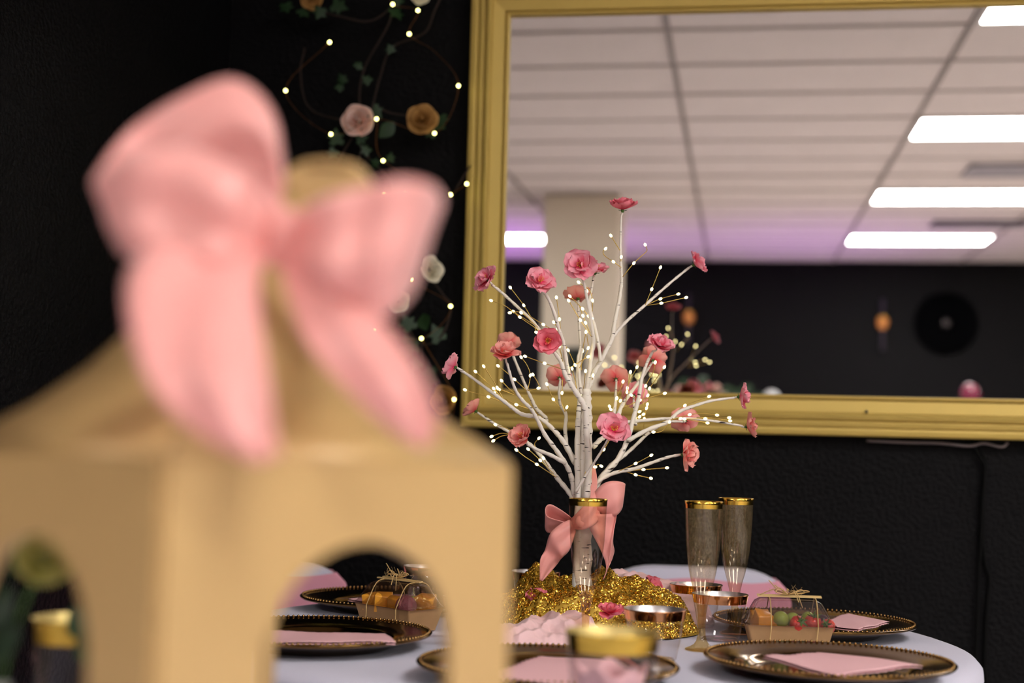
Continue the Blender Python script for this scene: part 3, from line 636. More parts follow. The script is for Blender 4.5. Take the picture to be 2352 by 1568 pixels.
# ---------------------------------------------------------------- blossom tree
YT = 2.17
base = at(1337, 1440, YT); base[2] = TZ
TREE = empty('blossom_tree', base, 'white birch tabletop tree with pink blossoms and tiny warm lights', 'lighted tree')
px2m = YT/FPX; TIPS = []
def branch(pts, r0, r1, d0=0.0, d1=0.0, name='branch', seg=9):
    n = len(pts); P = crom([at(x, y, YT+d0+(d1-d0)*i/(n-1)) for i, (x, y) in enumerate(pts)], 5); m = len(P)
    R = [(r0+(r1-r0)*i/(m-1))*px2m*(1+0.12*math.sin(i*2.1+r0*7)) for i in range(m)]
    V, F = tube(P, R, seg); TIPS.append(P[-1]); return mk(name, V, F, M_birch, TREE, world=True)
branch([(1334, 1452), (1335, 1400), (1337, 1345), (1339, 1240), (1341, 1140), (1342, 1060), (1345, 1000), (1346, 950), (1346, 915), (1347, 893)], 25, 10.5, name='trunk', seg=18)
branch([(1322, 1380), (1328, 1150), (1326, 1060), (1327, 980), (1330, 930), (1331, 913)], 9, 4, -0.012, -0.006)
branch([(1346, 1150), (1352, 1060), (1347, 990), (1344, 939), (1331, 913), (1311, 882), (1299, 862), (1287, 829), (1268, 802), (1258, 786)], 9, 3.2, -0.016, -0.05)
branch([(1318, 1147), (1306, 1129), (1283, 1101), (1265, 1078), (1245, 1050), (1230, 1032), (1214, 1018), (1190, 1004), (1173, 994), (1153, 982), (1138, 974), (1104, 952)], 6, 3, 0, 0.05)
branch([(1320, 1142), (1312, 1094), (1298, 1063), (1275, 1030), (1251, 997), (1232, 959), (1219, 938), (1199, 918), (1184, 895), (1173, 864), (1165, 835)], 6, 2.8, 0, -0.09)
branch([(1298, 1063), (1265, 1045), (1233, 1032), (1212, 1020)], 5, 3.5, -0.02, -0.07)
branch([(1227, 956), (1199, 951), (1179, 938), (1153, 918), (1122, 895), (1087, 869), (1054, 847)], 5, 3, -0.04, -0.04)
branch([(1323, 1066), (1301, 1025), (1281, 997), (1255, 971), (1235, 957)], 7, 4, 0, 0)
branch([(1255, 971), (1253, 959), (1232, 938), (1222, 918), (1209, 890), (1184, 830), (1172, 800)], 5, 3, 0.02, 0.10)
branch([(1301, 1022), (1298, 984), (1300, 953), (1288, 931), (1284, 902), (1287, 872)], 5, 3, 0, 0.10)
branch([(1311, 882), (1306, 861), (1298, 814), (1293, 784), (1283, 754), (1272, 715), (1258, 683), (1247, 666), (1242, 655)], 5.5, 3, -0.02, -0.06)
branch([(1300, 855), (1290, 828), (1276, 800), (1258, 775), (1242, 761), (1222, 736), (1189, 705), (1153, 672), (1130, 654)], 4.5, 3.2, -0.02, 0.03)
branch([(1332, 912), (1326, 880), (1326, 856), (1328, 822), (1333, 799), (1332, 773), (1330, 739), (1328, 700)], 4.5, 2.4, 0, 0.07)
branch([(1335, 905), (1330, 860), (1334, 820), (1338, 800)], 4, 2.5, -0.01, -0.02)
branch([(1347, 900), (1353, 856), (1359, 814), (1363, 781), (1358, 739), (1349, 690), (1343, 657), (1336, 632)], 5.5, 3, 0, -0.05)
branch([(1348, 905), (1350, 890), (1357, 878), (1366, 852), (1381, 827), (1393, 803), (1406, 776), (1412, 739), (1421, 695), (1427, 655)], 6.5, 4.2, 0, 0.02)
branch([(1427, 657), (1428, 640), (1426, 600), (1425, 568), (1426, 530), (1427, 492)], 4, 1.8, 0.02, 0.03)
branch([(1406, 776), (1422, 756), (1444, 733), (1479, 703), (1508, 677), (1546, 644), (1582, 615)], 4, 2.8, 0.015, 0.06)
branch([(1379, 830), (1376, 798), (1368, 756), (1359, 723), (1354, 695), (1358, 670), (1364, 632)], 4, 2.6, 0, 0.03)
branch([(1358, 1142), (1380, 1098), (1418, 1056), (1441, 1010), (1454, 964), (1467, 913), (1474, 869), (1487, 831), (1500, 806)], 7.5, 3, 0.01, 0.04)
branch([(1441, 1012), (1487, 987), (1533, 969), (1559, 946), (1597, 931), (1635, 920), (1686, 913)], 5.5, 2.8, 0.015, 0.03)
branch([(1378, 1100), (1403, 1068), (1431, 1048), (1457, 1025), (1492, 992), (1520, 975), (1538, 968), (1569, 968)], 5, 2.6, 0.02, 0.10)
branch([(1361, 1028), (1378, 1010), (1391, 1002), (1412, 985), (1431, 971), (1482, 965), (1533, 961), (1584, 961), (1635, 966), (1706, 978)], 6, 2.4, 0.01, 0.05)
branch([(1412, 985), (1418, 964), (1428, 933), (1456, 892), (1480, 860), (1497, 834)], 6, 2.6, 0.02, 0.11)
branch([(1400, 992), (1408, 959), (1413, 933), (1414, 902), (1416, 875)], 5, 2.4, 0.02, 0.10)
branch([(1460, 975), (1458, 950), (1456, 930), (1455, 912)], 4, 2.4, 0.03, 0.10)
branch([(1354, 1140), (1364, 1118), (1380, 1101), (1411, 1086), (1457, 1076), (1495, 1063), (1533, 1050), (1562, 1044)], 5.5, 3, 0, 0.0)
branch([(1322, 1130), (1341, 1098), (1362, 1066), (1382, 1034), (1398, 1006)], 3.6, 2.2, -0.03, -0.06)
rn = random.Random(11)
def vw(r_, u_, f_): return RT*r_+UP*u_-FW*f_          # facing given as right / up / towards the viewer
FLW = [(1430, 483, 62, (0, 1, 0.12), 'deep', 0.03), (1333, 611, 64, (-0.1, 0.25, 1), 'pink', -0.05), (1367, 626, 58, (0.15, 1, 0.25), 'pink', 0.03), (1594, 608, 56, (0.85, 0.45, 0.15), 'pink', 0.06), (1122, 645, 60, (-0.7, 0.5, 0.55), 'pink', 0.03),
       (1239, 650, 60, (0.15, 0.55, 0.8), 'pink', -0.06), (1328, 686, 58, (-0.1, 0.8, -0.5), 'coral', 0.07), (1256, 783, 58, (0.2, 0.05, 1), 'deep', -0.05), (1168, 794, 52, (0, 0.5, -0.85), 'coral', 0.10), (1161, 818, 60, (0, 0.85, 0.4), 'coral', -0.09),
       (1046, 843, 52, (-0.85, 0.35, -0.3), 'pink', -0.04), (1285, 868, 58, (0, 0.3, -1), 'coral', 0.10), (1415, 871, 58, (0.1, 0.25, -1), 'coral', 0.10), (1512, 797, 60, (0.3, 0.8, 0.5), 'pink', 0.04), (1500, 829, 64, (0.1, 0.35, -0.9), 'coral', 0.11),
       (1456, 909, 58, (0.1, 0.2, -1), 'pink', 0.10), (1093, 944, 50, (-0.8, 0.55, -0.2), 'coral', 0.05), (1203, 1006, 56, (-0.5, 0.45, 0.7), 'coral', -0.07), (1408, 990, 66, (0.1, 0.5, 0.85), 'pink', -0.07), (1697, 911, 54, (0.9, 0.15, 0.3), 'pink', 0.03),
       (1714, 980, 52, (0.95, 0.1, 0.2), 'coral', 0.05), (1574, 966, 60, (0.05, 0.15, -1), 'coral', 0.10), (1569, 1044, 60, (0.85, 0, 0.45), 'coral', 0.0)]
for (x, y, d, f, hue, off) in FLW:
    fp = at(x, y, YT+off); tip = min(TIPS, key=lambda t: np.linalg.norm(t-fp)); fv = vw(*f); fv = fv/np.linalg.norm(fv)
    mk('flower_stalk', *tube(crom([tip, (tip+fp)/2-fv*0.004, fp-fv*0.003], 4), [2.4*px2m]*9, 7), M_birch, TREE, world=True)
    blossom(TREE, fp, fv, d/62*1.0, hue, rn)
# wires with bulbs: polyline, indices of bulbs
WR = [([(1424, 575), (1403, 541)], [1]), ([(1427, 614), (1409, 601), (1390, 588), (1385, 578), (1391, 571)], [1, 4]), ([(1430, 636), (1456, 604), (1484, 578), (1485, 570), (1482, 562)], [1, 4]), ([(1426, 600), (1427, 590)], [1]),
      ([(1482, 700), (1497, 664), (1517, 614)], [1, 2]), ([(1490, 698), (1517, 686), (1558, 675)], [1, 2]), ([(1486, 701), (1519, 696), (1576, 683)], [1, 2]),
      ([(1219, 727), (1203, 701), (1172, 660)], [1, 2]), ([(1240, 760), (1194, 728), (1160, 702), (1128, 690)], [1, 3]), ([(1236, 752), (1197, 718), (1171, 718)], [1, 2]), ([(1243, 756), (1210, 735), (1179, 715)], [2]), ([(1282, 765), (1248, 745), (1210, 722), (1197, 717)], [1]),
      ([(1246, 770), (1232, 763), (1229, 753)], [1]), ([(1290, 790), (1285, 733), (1278, 683)], [1, 2]), ([(1290, 778), (1281, 755), (1272, 740)], [1, 2]), ([(1293, 830), (1289, 815), (1285, 795)], [2]), ([(1290, 780), (1305, 804), (1321, 838)], [1, 2]),
      ([(1338, 655), (1329, 648)], [1]), ([(1343, 655), (1355, 668), (1361, 690), (1360, 715)], [2]), ([(1346, 662), (1348, 668)], [1]), ([(1359, 773), (1333, 735), (1306, 690)], [1, 2]), ([(1356, 765), (1345, 741), (1339, 725), (1330, 700)], [1, 2]), ([(1359, 731), (1352, 726), (1338, 709), (1309, 680)], [0, 1, 2, 3]),
      ([(1335, 850), (1338, 806), (1346, 762)], [1, 2]), ([(1331, 845), (1345, 815), (1351, 799), (1348, 770)], [2]), ([(1298, 848), (1321, 838), (1335, 828), (1351, 819)], [3]), ([(1325, 895), (1320, 870), (1314, 846)], [2]), ([(1338, 908), (1342, 880), (1345, 852)], [0, 2]), ([(1360, 872), (1362, 862)], [1]),
      ([(1293, 848), (1251, 834), (1206, 818)], [1, 2]), ([(1212, 896), (1218, 862), (1210, 838), (1197, 820)], [1, 3]), ([(1212, 897), (1237, 891), (1236, 880), (1224, 860)], [1, 3]), ([(1210, 897), (1182, 871), (1160, 852), (1144, 840)], [1, 3]),
      ([(1182, 905), (1165, 888), (1152, 874)], [2]), ([(1160, 925), (1142, 890), (1125, 862), (1111, 841)], [1, 3]), ([(1155, 918), (1134, 892), (1110, 870), (1092, 853)], [1, 3]), ([(1165, 928), (1122, 911), (1085, 901), (1068, 895)], [1, 3]), ([(1185, 908), (1146, 894), (1135, 902)], [1, 2]), ([(1220, 940), (1186, 929), (1160, 915)], [1]), ([(1205, 922), (1199, 916)], [1]),
      ([(1286, 935), (1271, 917), (1256, 882)], [1, 2]), ([(1297, 945), (1289, 920), (1291, 902), (1292, 870)], [2]), ([(1298, 945), (1302, 935)], [1]),
      ([(1180, 994), (1165, 984), (1138, 975)], [2]), ([(1168, 996), (1150, 995), (1129, 1002)], [2]), ([(1168, 998), (1150, 1002), (1133, 1012)], [2]), ([(1205, 1010), (1188, 996), (1184, 1002)], [1, 2]),
      ([(1278, 1096), (1233, 1066), (1205, 1048), (1186, 1033)], [1, 3]), ([(1272, 1088), (1241, 1057), (1213, 1031)], [1, 2]), ([(1260, 1072), (1248, 1052)], [1]), ([(1231, 1030), (1228, 1018), (1238, 1006)], [2]),
      ([(1338, 1105), (1351, 1071), (1367, 1072), (1373, 1066), (1381, 1070)], [1, 2, 4]), ([(1350, 1085), (1362, 1068), (1387, 1032), (1400, 1010)], [2]), ([(1356, 1082), (1359, 1069)], [1]),
      ([(1437, 930), (1440, 900), (1448, 854)], [1, 2]), ([(1440, 905), (1441, 891), (1450, 868), (1463, 843)], [1, 3]), ([(1417, 935), (1417, 914), (1431, 876)], [1, 2]), ([(1414, 945), (1425, 920), (1438, 895)], [1]), ([(1475, 925), (1483, 886), (1500, 855), (1505, 832)], [1, 3]), ([(1476, 930), (1488, 908), (1492, 892), (1526, 843)], [1, 2, 3]),
      ([(1430, 938), (1470, 919), (1527, 903)], [1, 2]), ([(1471, 920), (1450, 907), (1440, 893)], [1]), ([(1476, 1005), (1480, 962), (1487, 928), (1490, 905)], [1, 2]), ([(1460, 960), (1478, 951), (1485, 937), (1469, 945)], [1, 2, 3]), ([(1461, 965), (1469, 957)], [1]), ([(1410, 945), (1403, 940), (1400, 933)], [1, 2]),
      ([(1540, 960), (1573, 931), (1629, 910)], [1, 2]), ([(1540, 964), (1584, 952), (1615, 949), (1647, 953)], [1, 3]), ([(1545, 963), (1572, 962), (1620, 961), (1675, 959)], [1, 2, 3]), ([(1548, 964), (1563, 961), (1625, 971)], [1, 2]), ([(1600, 958), (1640, 960), (1677, 966)], [2]), ([(1545, 960), (1538, 969), (1520, 990), (1501, 992), (1492, 990)], [1, 3]),
      ([(1421, 1082), (1460, 1064), (1496, 1045)], [1, 2]), ([(1440, 1080), (1478, 1078), (1532, 1074)], [1, 2]), ([(1435, 1082), (1460, 1090), (1495, 1098)], [1, 2])]
tb, tf = sphere_vf(0.0024, 8, 7, (0.85, 0.85, 1.25))
for i, (pts, bl) in enumerate(WR):
    o0 = (0.05 if i in (10, 11) else 0)+random.uniform(-0.02, 0.02); n = len(pts)
    off = lambda t: o0-0.012+random.uniform(-0.004, 0.004)
    P0 = [at(x, y, YT+off(0)+(0.07 if 55 <= i <= 66 else 0)) for x, y in pts]
    P = crom(P0, 6); V, F = tube(P, 0.00065, 5); wr = mk('twig_wire', V, F, M_wire, TREE, world=True)
    for b in bl:
        a = max(0, b-1); z = fr(P0[b]-P0[a]+np.array([1e-5, 0, 0])); inst('bulb', sm('tree_bulb', tb, tf, M_bulb), wr, Matrix.Translation(Vector(P0[b]-base)) @ z)

# ---------------------------------------------------------------- ribbons
def ribbon(name, pairs, m, parent, nu=10, bulge=0.0, ruck=0.0, t=0.0008, seed=0):
    """pairs: ((x,y,Y),(x,y,Y)) the two edges of the ribbon, in order along its length"""
    A = crom([at(*p[0]) for p in pairs], 8); B = crom([at(*p[1]) for p in pairs], 8); n = len(A); V = []
    for i in range(n):
        for j in range(nu+1):
            u = j/nu; p = A[i]*(1-u)+B[i]*u; wd = np.linalg.norm(A[i]-B[i])
            p = p - FW*bulge*wd*math.sin(PI*u) + FW*ruck*wd*math.sin(u*PI*3.3+i*0.13+seed)*(0.4+0.6*math.cos(PI*i/(n-1))**2)
            V.append(p)
    F = [(i*(nu+1)+j, i*(nu+1)+j+1, (i+1)*(nu+1)+j+1, (i+1)*(nu+1)+j) for i in range(n-1) for j in range(nu)]
    return solid(mk(name, V, F, m, parent, world=True), t, 0)
BOW = empty('trunk_bow', at(1345, 1190, 2.13), 'pink satin bow tied round the white trunk behind the flute', 'bow')
yb = 2.125
LA = [(1320, 1196), (1304, 1182), (1284, 1168), (1264, 1158), (1254, 1164), (1253, 1178), (1262, 1188), (1284, 1195), (1304, 1200), (1320, 1202)]
LBd = [(0, 8), (-2, 18), (-2, 30), (-2, 40), (-2, 42), (2, 42), (4, 36), (4, 26), (2, 14), (0, 8)]
ribbon('loop', [((x, y, yb-0.002), (x+a, y+b, yb+0.024)) for (x, y), (a, b) in zip(LA, LBd)], M_bow, BOW, bulge=0.0, ruck=0.03)
ribbon('centre_fold', [((1310, 1192, yb-0.004), (1314, 1214, yb-0.004)), ((1330, 1172, yb-0.018), (1338, 1216, yb-0.018)), ((1350, 1150, yb-0.018), (1362, 1206, yb-0.018)), ((1366, 1128, yb), (1380, 1190, yb))], M_bow, BOW, bulge=0.12, ruck=0.10, seed=5)
ribbon('tail', [((1320, 1190, yb-0.004), (1322, 1222, yb-0.004)), ((1290, 1202, yb-0.01), (1308, 1262, yb-0.01)), ((1264, 1225, yb-0.015), (1294, 1278, yb-0.012)), ((1252, 1262, yb-0.004), (1288, 1284, yb-0.006)), ((1241, 1285, yb-0.01), (1276, 1300, yb)), ((1240, 1332, yb-0.012), (1246, 1334, yb-0.01))], M_bow, BOW, bulge=0.08, ruck=0.08, seed=1)
ribbon('loop', [((1356, 1150, yb+0.01), (1350, 1176, yb+0.01)), ((1372, 1122, yb), (1372, 1180, yb)), ((1395, 1106, yb-0.004), (1398, 1186, yb)), ((1422, 1105, yb), (1420, 1180, yb)), ((1436, 1112, yb+0.015), (1430, 1160, yb+0.015)), ((1420, 1120, yb+0.035), (1410, 1165, yb+0.035)), ((1356, 1156, yb+0.02), (1352, 1172, yb+0.02))], M_bow, BOW, bulge=0.14, ruck=0.06, seed=2)
ribbon('tail', [((1345, 1170, yb-0.004), (1352, 1210, yb-0.004)), ((1380, 1180, yb-0.01), (1368, 1240, yb-0.008)), ((1414, 1178, yb+0.005), (1385, 1275, yb)), ((1416, 1182, yb), (1392, 1300, yb)), ((1408, 1240, yb), (1390, 1320, yb)), ((1411, 1268, yb+0.01), (1386, 1330, yb)), ((1398, 1296, yb), (1384, 1332, yb))], M_bow, BOW, bulge=0.05, ruck=0.06, seed=3)
ribbon('tail', [((1352, 1160, yb+0.035), (1368, 1160, yb+0.035)), ((1358, 1100, yb+0.04), (1372, 1106, yb+0.04)), ((1362, 1062, yb+0.04), (1366, 1066, yb+0.04))], M_bow, BOW, seed=4)
V, F = sphere_vf(0.0075, 14, 10, (1.1, 0.7, 1.2)); mk('knot', V+at(1333, 1197, yb-0.018), F, M_bow, BOW, world=True)

# ---------------------------------------------------------------- fruit boxes
def rrect(a, b, c, z, n=4):
    P = []
    for (sx, sy, a0) in ((1, 1, 0), (-1, 1, PI/2), (-1, -1, PI), (1, -1, 1.5*PI)):
        for k in range(n+1):
            t = a0+PI/2*k/n; P.append((sx*(a-c)+c*math.cos(t), sy*(b-c)+c*math.sin(t), z))
    return P
def loft(rings, cap0=True, cap1=True):
    n = len(rings[0]); V = [p for r in rings for p in r]; F = []
    for i in range(len(rings)-1):
        for k in range(n): F.append((i*n+k, i*n+(k+1) % n, (i+1)*n+(k+1) % n, (i+1)*n+k))
    if cap0: F.append(tuple(range(n))[::-1])
    if cap1: F.append(tuple((len(rings)-1)*n+k for k in range(n)))
    return np.array(V), F
def fruit_box(L, Wd, loc, rz, lab, ht=0.033, top=0.068):
    B = empty('fruit_box', loc, lab, 'box', 'kraft fruit boxes with clear lids', rz=rz)
    a, b = L/2, Wd/2
    mk('tray', *loft([rrect(a-0.008, b-0.008, 0.003, 0.0006), rrect(a, b, 0.003, ht), rrect(a-0.001, b-0.001, 0.003, ht), rrect(a-0.009, b-0.009, 0.003, 0.002)], True, True), M_kraft, B, smooth=False)
    mk('tray_rim', *loft([rrect(a-0.001, b-0.001, 0.004, ht-0.001), rrect(a+0.004, b+0.004, 0.006, ht), rrect(a+0.004, b+0.004, 0.006, ht+0.0015), rrect(a-0.001, b-0.001, 0.004, ht+0.002)], False, False), M_lid, B, smooth=False)
    mk('lid', *loft([rrect(a+0.002, b+0.002, 0.006, ht+0.002), rrect(a-0.001, b-0.001, 0.008, ht+0.006), rrect(a-0.014, b-0.012, 0.010, top-0.0045), rrect(a-0.020, b-0.018, 0.010, top-0.0005), rrect(a-0.026, b-0.022, 0.008, top)], False, True), M_lid, B)
    # twine round the box, in two places, and the wooden picks under the bow
    for xx in (-a*0.45, a*0.62):
        q = [(xx, -b-0.005, ht), (xx-0.003, -b+0.001, 0.002), (xx, 0, 0.0002), (xx, b-0.001, 0.002), (xx, b+0.005, ht), (xx+0.002, b-0.013, top-0.003), (xx, 0, top+0.0016), (xx, -b+0.013, top-0.003), (xx, -b-0.005, ht)]
        mk('twine', *tube(crom(q, 4), 0.0008, 5), M_twine, B)
    for k, (dy, an) in enumerate(((-0.003, 0.03), (0.004, -0.05))):
        V, F = box_vf(-a*0.72, a*0.78, -0.0022, 0.0022, 0, 0.0018); R = Matrix.Rotation(an, 3, 'Z'); V = np.array([tuple(R @ Vector(v)) for v in V]); mk('wooden_pick', V+[0, dy, top+0.002+0.001*k], F, M_wood, B, smooth=False)
    tw = []
    rr = random.Random(int(L*1e4)+int(rz*10))
    for k in range(5):
        c = rr.uniform(-0.012, 0.012); P = [(0.0, 0, 0.066), (c+0.012*math.cos(k*1.3), 0.006*math.sin(k*2.1), 0.072+0.004*rr.random()), (c+0.022*math.cos(k*1.3), 0.012*math.sin(k*2.1), 0.071), (c+0.012*math.cos(k*1.3+0.6), 0.012*math.sin(k*2.1+0.6), 0.068), (0, 0, 0.0665)]
        tw.append(tube(crom(P, 6), 0.0007, 5))
    for e in ((-0.028, -0.004, 0.086), (0.018, -0.022, 0.050), (-0.04, 0.004, 0.064), (-0.018, 0.01, 0.078), (0.012, -0.026, 0.058)):
        P = [(0, 0, 0.067), (e[0]*0.5, e[1]*0.6, 0.072), e]; tw.append(tube(crom(P, 6), 0.0007, 5))
    for k in range(26):
        p = np.array((rr.uniform(-0.03, 0.02), rr.uniform(-0.01, 0.01), rr.uniform(0.064, 0.074))); d = np.array([rr.uniform(-1, 1), rr.uniform(-1, 1), rr.uniform(-0.3, 1)])*0.008; tw.append(tube([p, p+d*0.5, p+d+[0, 0, 0.001]], 0.00018, 3))
    TV, TF = merge(tw); mk('twine_bow', TV+[0, 0, top-0.0605], TF, M_twine, B); return B
def place(B, name, V, F, m, x, y, z, lab, cat, grp, rot=0, tilt=0):
    M = Matrix.Translation(B.location) @ Matrix.Rotation(B.rotation_euler.z, 4, 'Z') @ Matrix.Translation((x, y, z+0.002)) @ Matrix.Rotation(rot, 4, 'Z') @ Matrix.Rotation(tilt, 4, 'X')
    o = mk(name, V, F, m); o.matrix_basis = M; return tag(o, lab, cat, grp)
def cube_melon(s):
    V, F = grid_vf(1, 1, lambda u, v: (0, 0, 0)); V, F = box_vf(-s, s, -s*0.85, s*0.85, -s, s); V = V+rs.randn(8, 3)*s*0.12; return V, F
SBV, SBF = lathe([(0, -0.015), (0.004, -0.0135), (0.008, -0.008), (0.0115, 0), (0.012, 0.005), (0.010, 0.009), (0.005, 0.0115), (0, 0.012)], 16)
def cap_green():
    out = []
    for k in range(6):
        a = k*PI/3; d = np.array([math.cos(a), math.sin(a), 0]); s = np.array([-d[1], d[0], 0]); out.append((np.array([s*0.003+[0, 0, 0.012], -s*0.003+[0, 0, 0.012], d*0.008+[0, 0, 0.0125], d*0.012+[0, 0, 0.016]]), [(0, 1, 2), (0, 2, 3)]))
    out.append(tube([(0, 0, 0.012), (0, 0, 0.019)], 0.0008, 5)); return merge(out)
def straw(B, x, y, z, rot, tilt, lab, s=1.0):
    o = place(B, 'strawberry', SBV*s, SBF, M_straw, x, y, z, lab, 'strawberry', 'strawberries in the fruit boxes', rot, tilt); V, F = cap_green(); mk('leaf_cap', V*s, F, M_calyx, o)
def melon(B, x, y, z, rot, lab, s=0.011): bevel(place(B, 'melon_cube', *cube_melon(s), M_melon, x, y, z, lab, 'melon cube', 'cantaloupe cubes in the fruit boxes', rot, 0.3), 0.0015)
def ball(B, nm, m, r, x, y, z, lab, cat, grp, sc=(1, 1, 1.2), rot=0, tilt=1.2): V, F = sphere_vf(r, 16, 12, sc); return place(B, nm, V, F, m, x, y, z, lab, cat, grp, rot, tilt)
pL = onz(1719, 1490); pR = onz(1913, 1497); dv = pR-pL; L2 = np.linalg.norm(dv); an = math.atan2(dv[1], dv[0]); Wd2 = 0.072
c2 = (pL+pR)/2+np.array([-math.sin(an), math.cos(an), 0])*Wd2/2; c2[2] = TZ+0.0005
B2 = fruit_box(L2+0.004, Wd2, c2, an, 'kraft fruit box with clear lid and twine bow between the two right-hand chargers')
hf = L2/2
melon(B2, -hf+0.022, -0.016, 0.036, 0.4, 'cantaloupe cube at the left front of the right-hand box', 0.0125); melon(B2, -hf+0.020, 0.012, 0.033, 0.1, 'cantaloupe cube at the left back of the right-hand box', 0.012); melon(B2, -0.020, -0.012, 0.029, 0.9, 'low cantaloupe slice under the grapes of the right-hand box', 0.010)
ball(B2, 'blackberry', M_plum, 0.008, -hf+0.042, -0.008, 0.034, 'small dark berry between melon and green grape', 'berry', 'dark berries in the fruit boxes')
ball(B2, 'green_grape', M_grape, 0.0118, -0.012, -0.018, 0.038, 'front left green grape of the right-hand box, the largest', 'grape', 'green grapes in the fruit boxes'); ball(B2, 'green_grape', M_grape, 0.0105, 0.006, -0.008, 0.037, 'middle green grape of the right-hand box', 'grape', 'green grapes in the fruit boxes'); ball(B2, 'green_grape', M_grape, 0.010, 0.028, -0.004, 0.039, 'green grape at the back above the strawberries', 'grape', 'green grapes in the fruit boxes')
straw(B2, 0.010, -0.024, 0.032, 0.5, 1.0, 'strawberry lying left of the other two in the right-hand box'); straw(B2, 0.032, -0.022, 0.034, 0.3, 0.4, 'upright leafy strawberry in the middle of the right-hand box'); straw(B2, 0.054, -0.022, 0.030, -0.5, 1.1, 'strawberry at the right end of the right-hand box', 0.9)
ball(B2, 'dark_grape', M_plum, 0.0095, 0.048, -0.004, 0.036, 'dark purple grape behind the right-end strawberry', 'grape', 'dark berries in the fruit boxes')
pC = np.array([-0.139, 2.085, 0]); pW = np.array([-0.236, 2.185, 0]); dv = pC-pW; an = math.atan2(dv[1], dv[0]); Lb = 0.128
ux = np.array([math.cos(an), math.sin(an), 0]); uy = np.array([-math.sin(an), math.cos(an), 0])
c1 = pC-ux*Lb/2+uy*0.034; c1[2] = TZ+0.0005
B1 = fruit_box(Lb, 0.068, c1, an, 'kraft fruit box with clear lid and twine seen through the lantern arch')
melon(B1, -0.038, -0.020, 0.034, 0.4, 'cantaloupe cube at the left end of the left-hand box', 0.012); melon(B1, -0.010, -0.020, 0.036, 0.8, 'middle cantaloupe cube of the left-hand box', 0.012); melon(B1, 0.012, -0.018, 0.034, 0.2, 'cantaloupe cube beside the dusky berry', 0.011)
ball(B1, 'dusky_berry', M_rasp, 0.0165, 0.038, -0.018, 0.034, 'large dusky pink berry at the near corner of the left-hand box', 'berry', 'berries in the left-hand box', (1, 1, 0.95)); melon(B1, 0.044, 0.016, 0.036, 0.5, 'cantaloupe cube at the back right of the left-hand box', 0.013)
ball(B1, 'green_grape', M_grape, 0.010, 0.022, 0.010, 0.036, 'pale green grape behind the dusky berry', 'grape', 'green grapes in the fruit boxes')

# ---------------------------------------------------------------- chairs
def chair(loc, rz, lab, wd=0.40, ht=0.80):
    c = empty('covered_chair', loc, lab, 'chair', 'chairs in white covers with pink sashes', rz=rz)
    # local: back panel at y=+0.2, seat towards -y
    def outline(w_, z1, rad, n=8):
        P = [(-w_/2, 0.0)]
        for k in range(n+1): t = PI-PI/2*k/n; P.append((-w_/2+rad+rad*math.cos(t), z1-rad*0.62+rad*0.62*math.sin(t)))
        for k in range(n+1): t = PI/2-PI/2*k/n; P.append((w_/2-rad+rad*math.cos(t), z1-rad*0.62+rad*0.62*math.sin(t)))
        P.append((w_/2, 0.0)); return P
    O = outline(wd, ht, 0.11); n = len(O)
    V = []
    for (sc, y) in ((0.97, 0.215), (1.0, 0.205), (1.0, 0.175), (0.97, 0.165)):
        V += [(x*sc, y, z*(0.995 if sc < 1 else 1)) for x, z in O]
    F = [(i*n+k, i*n+k+1, (i+1)*n+k+1, (i+1)*n+k) for i in range(3) for k in range(n-1)] + [tuple(range(n)), tuple(3*n+k for k in range(n))[::-1]]
    mk('back_cover', V, F, M_cloth, c, smooth=False)
    V, F = loft([rrect(wd/2+0.02, 0.215, 0.02, 0.0), rrect(wd/2-0.02, 0.19, 0.04, 0.2), rrect(wd/2, 0.20, 0.03, 0.42), rrect(wd/2, 0.20, 0.03, 0.45), rrect(wd/2-0.02, 0.18, 0.03, 0.46)]); V = V-[0, 0.03, 0]
    mk('seat_cover', V*np.array([1, 0.85, 1])+[0, 0.03, 0], F, M_cloth, c, smooth=False)
    pr = [(x, z) for x, z in O if z > 0.60]
    def fn(u, v):
        z = 0.56+(ht-0.022-0.56)*v*(1-0.02*math.sin(u*3)); t = u*2*PI; x = math.cos(t); y = math.sin(t)
        zz = min(1, max(0, (z-(ht-0.11*0.62))/(0.11*0.62))); half = wd/2-0.11*(1-math.sqrt(max(0, 1-zz*zz)))
        return (half*1.012*max(-1, min(1, x*1.35)), 0.19+0.028*max(-1, min(1, y*1.6)), z+0.004*math.sin(u*40+v*3)*v)
    V, F = grid_vf(48, 10, fn); mk('sash', V, F, M_pinkcloth, c)
    V, F = sphere_vf(0.04, 14, 10, (1.2, 0.7, 1.1)); mk('sash_knot', V+[0, 0.235, 0.66], F, M_pinkcloth, c); return c
chair((0.372, 2.77, 0), -0.09, 'white covered chair with pink sash tucked in behind the glasses', 0.385, 0.79)
chair((-0.475, 2.64, 0), 0.25, 'white covered chair with pink sash seen through the lantern arch', 0.42, 0.79)

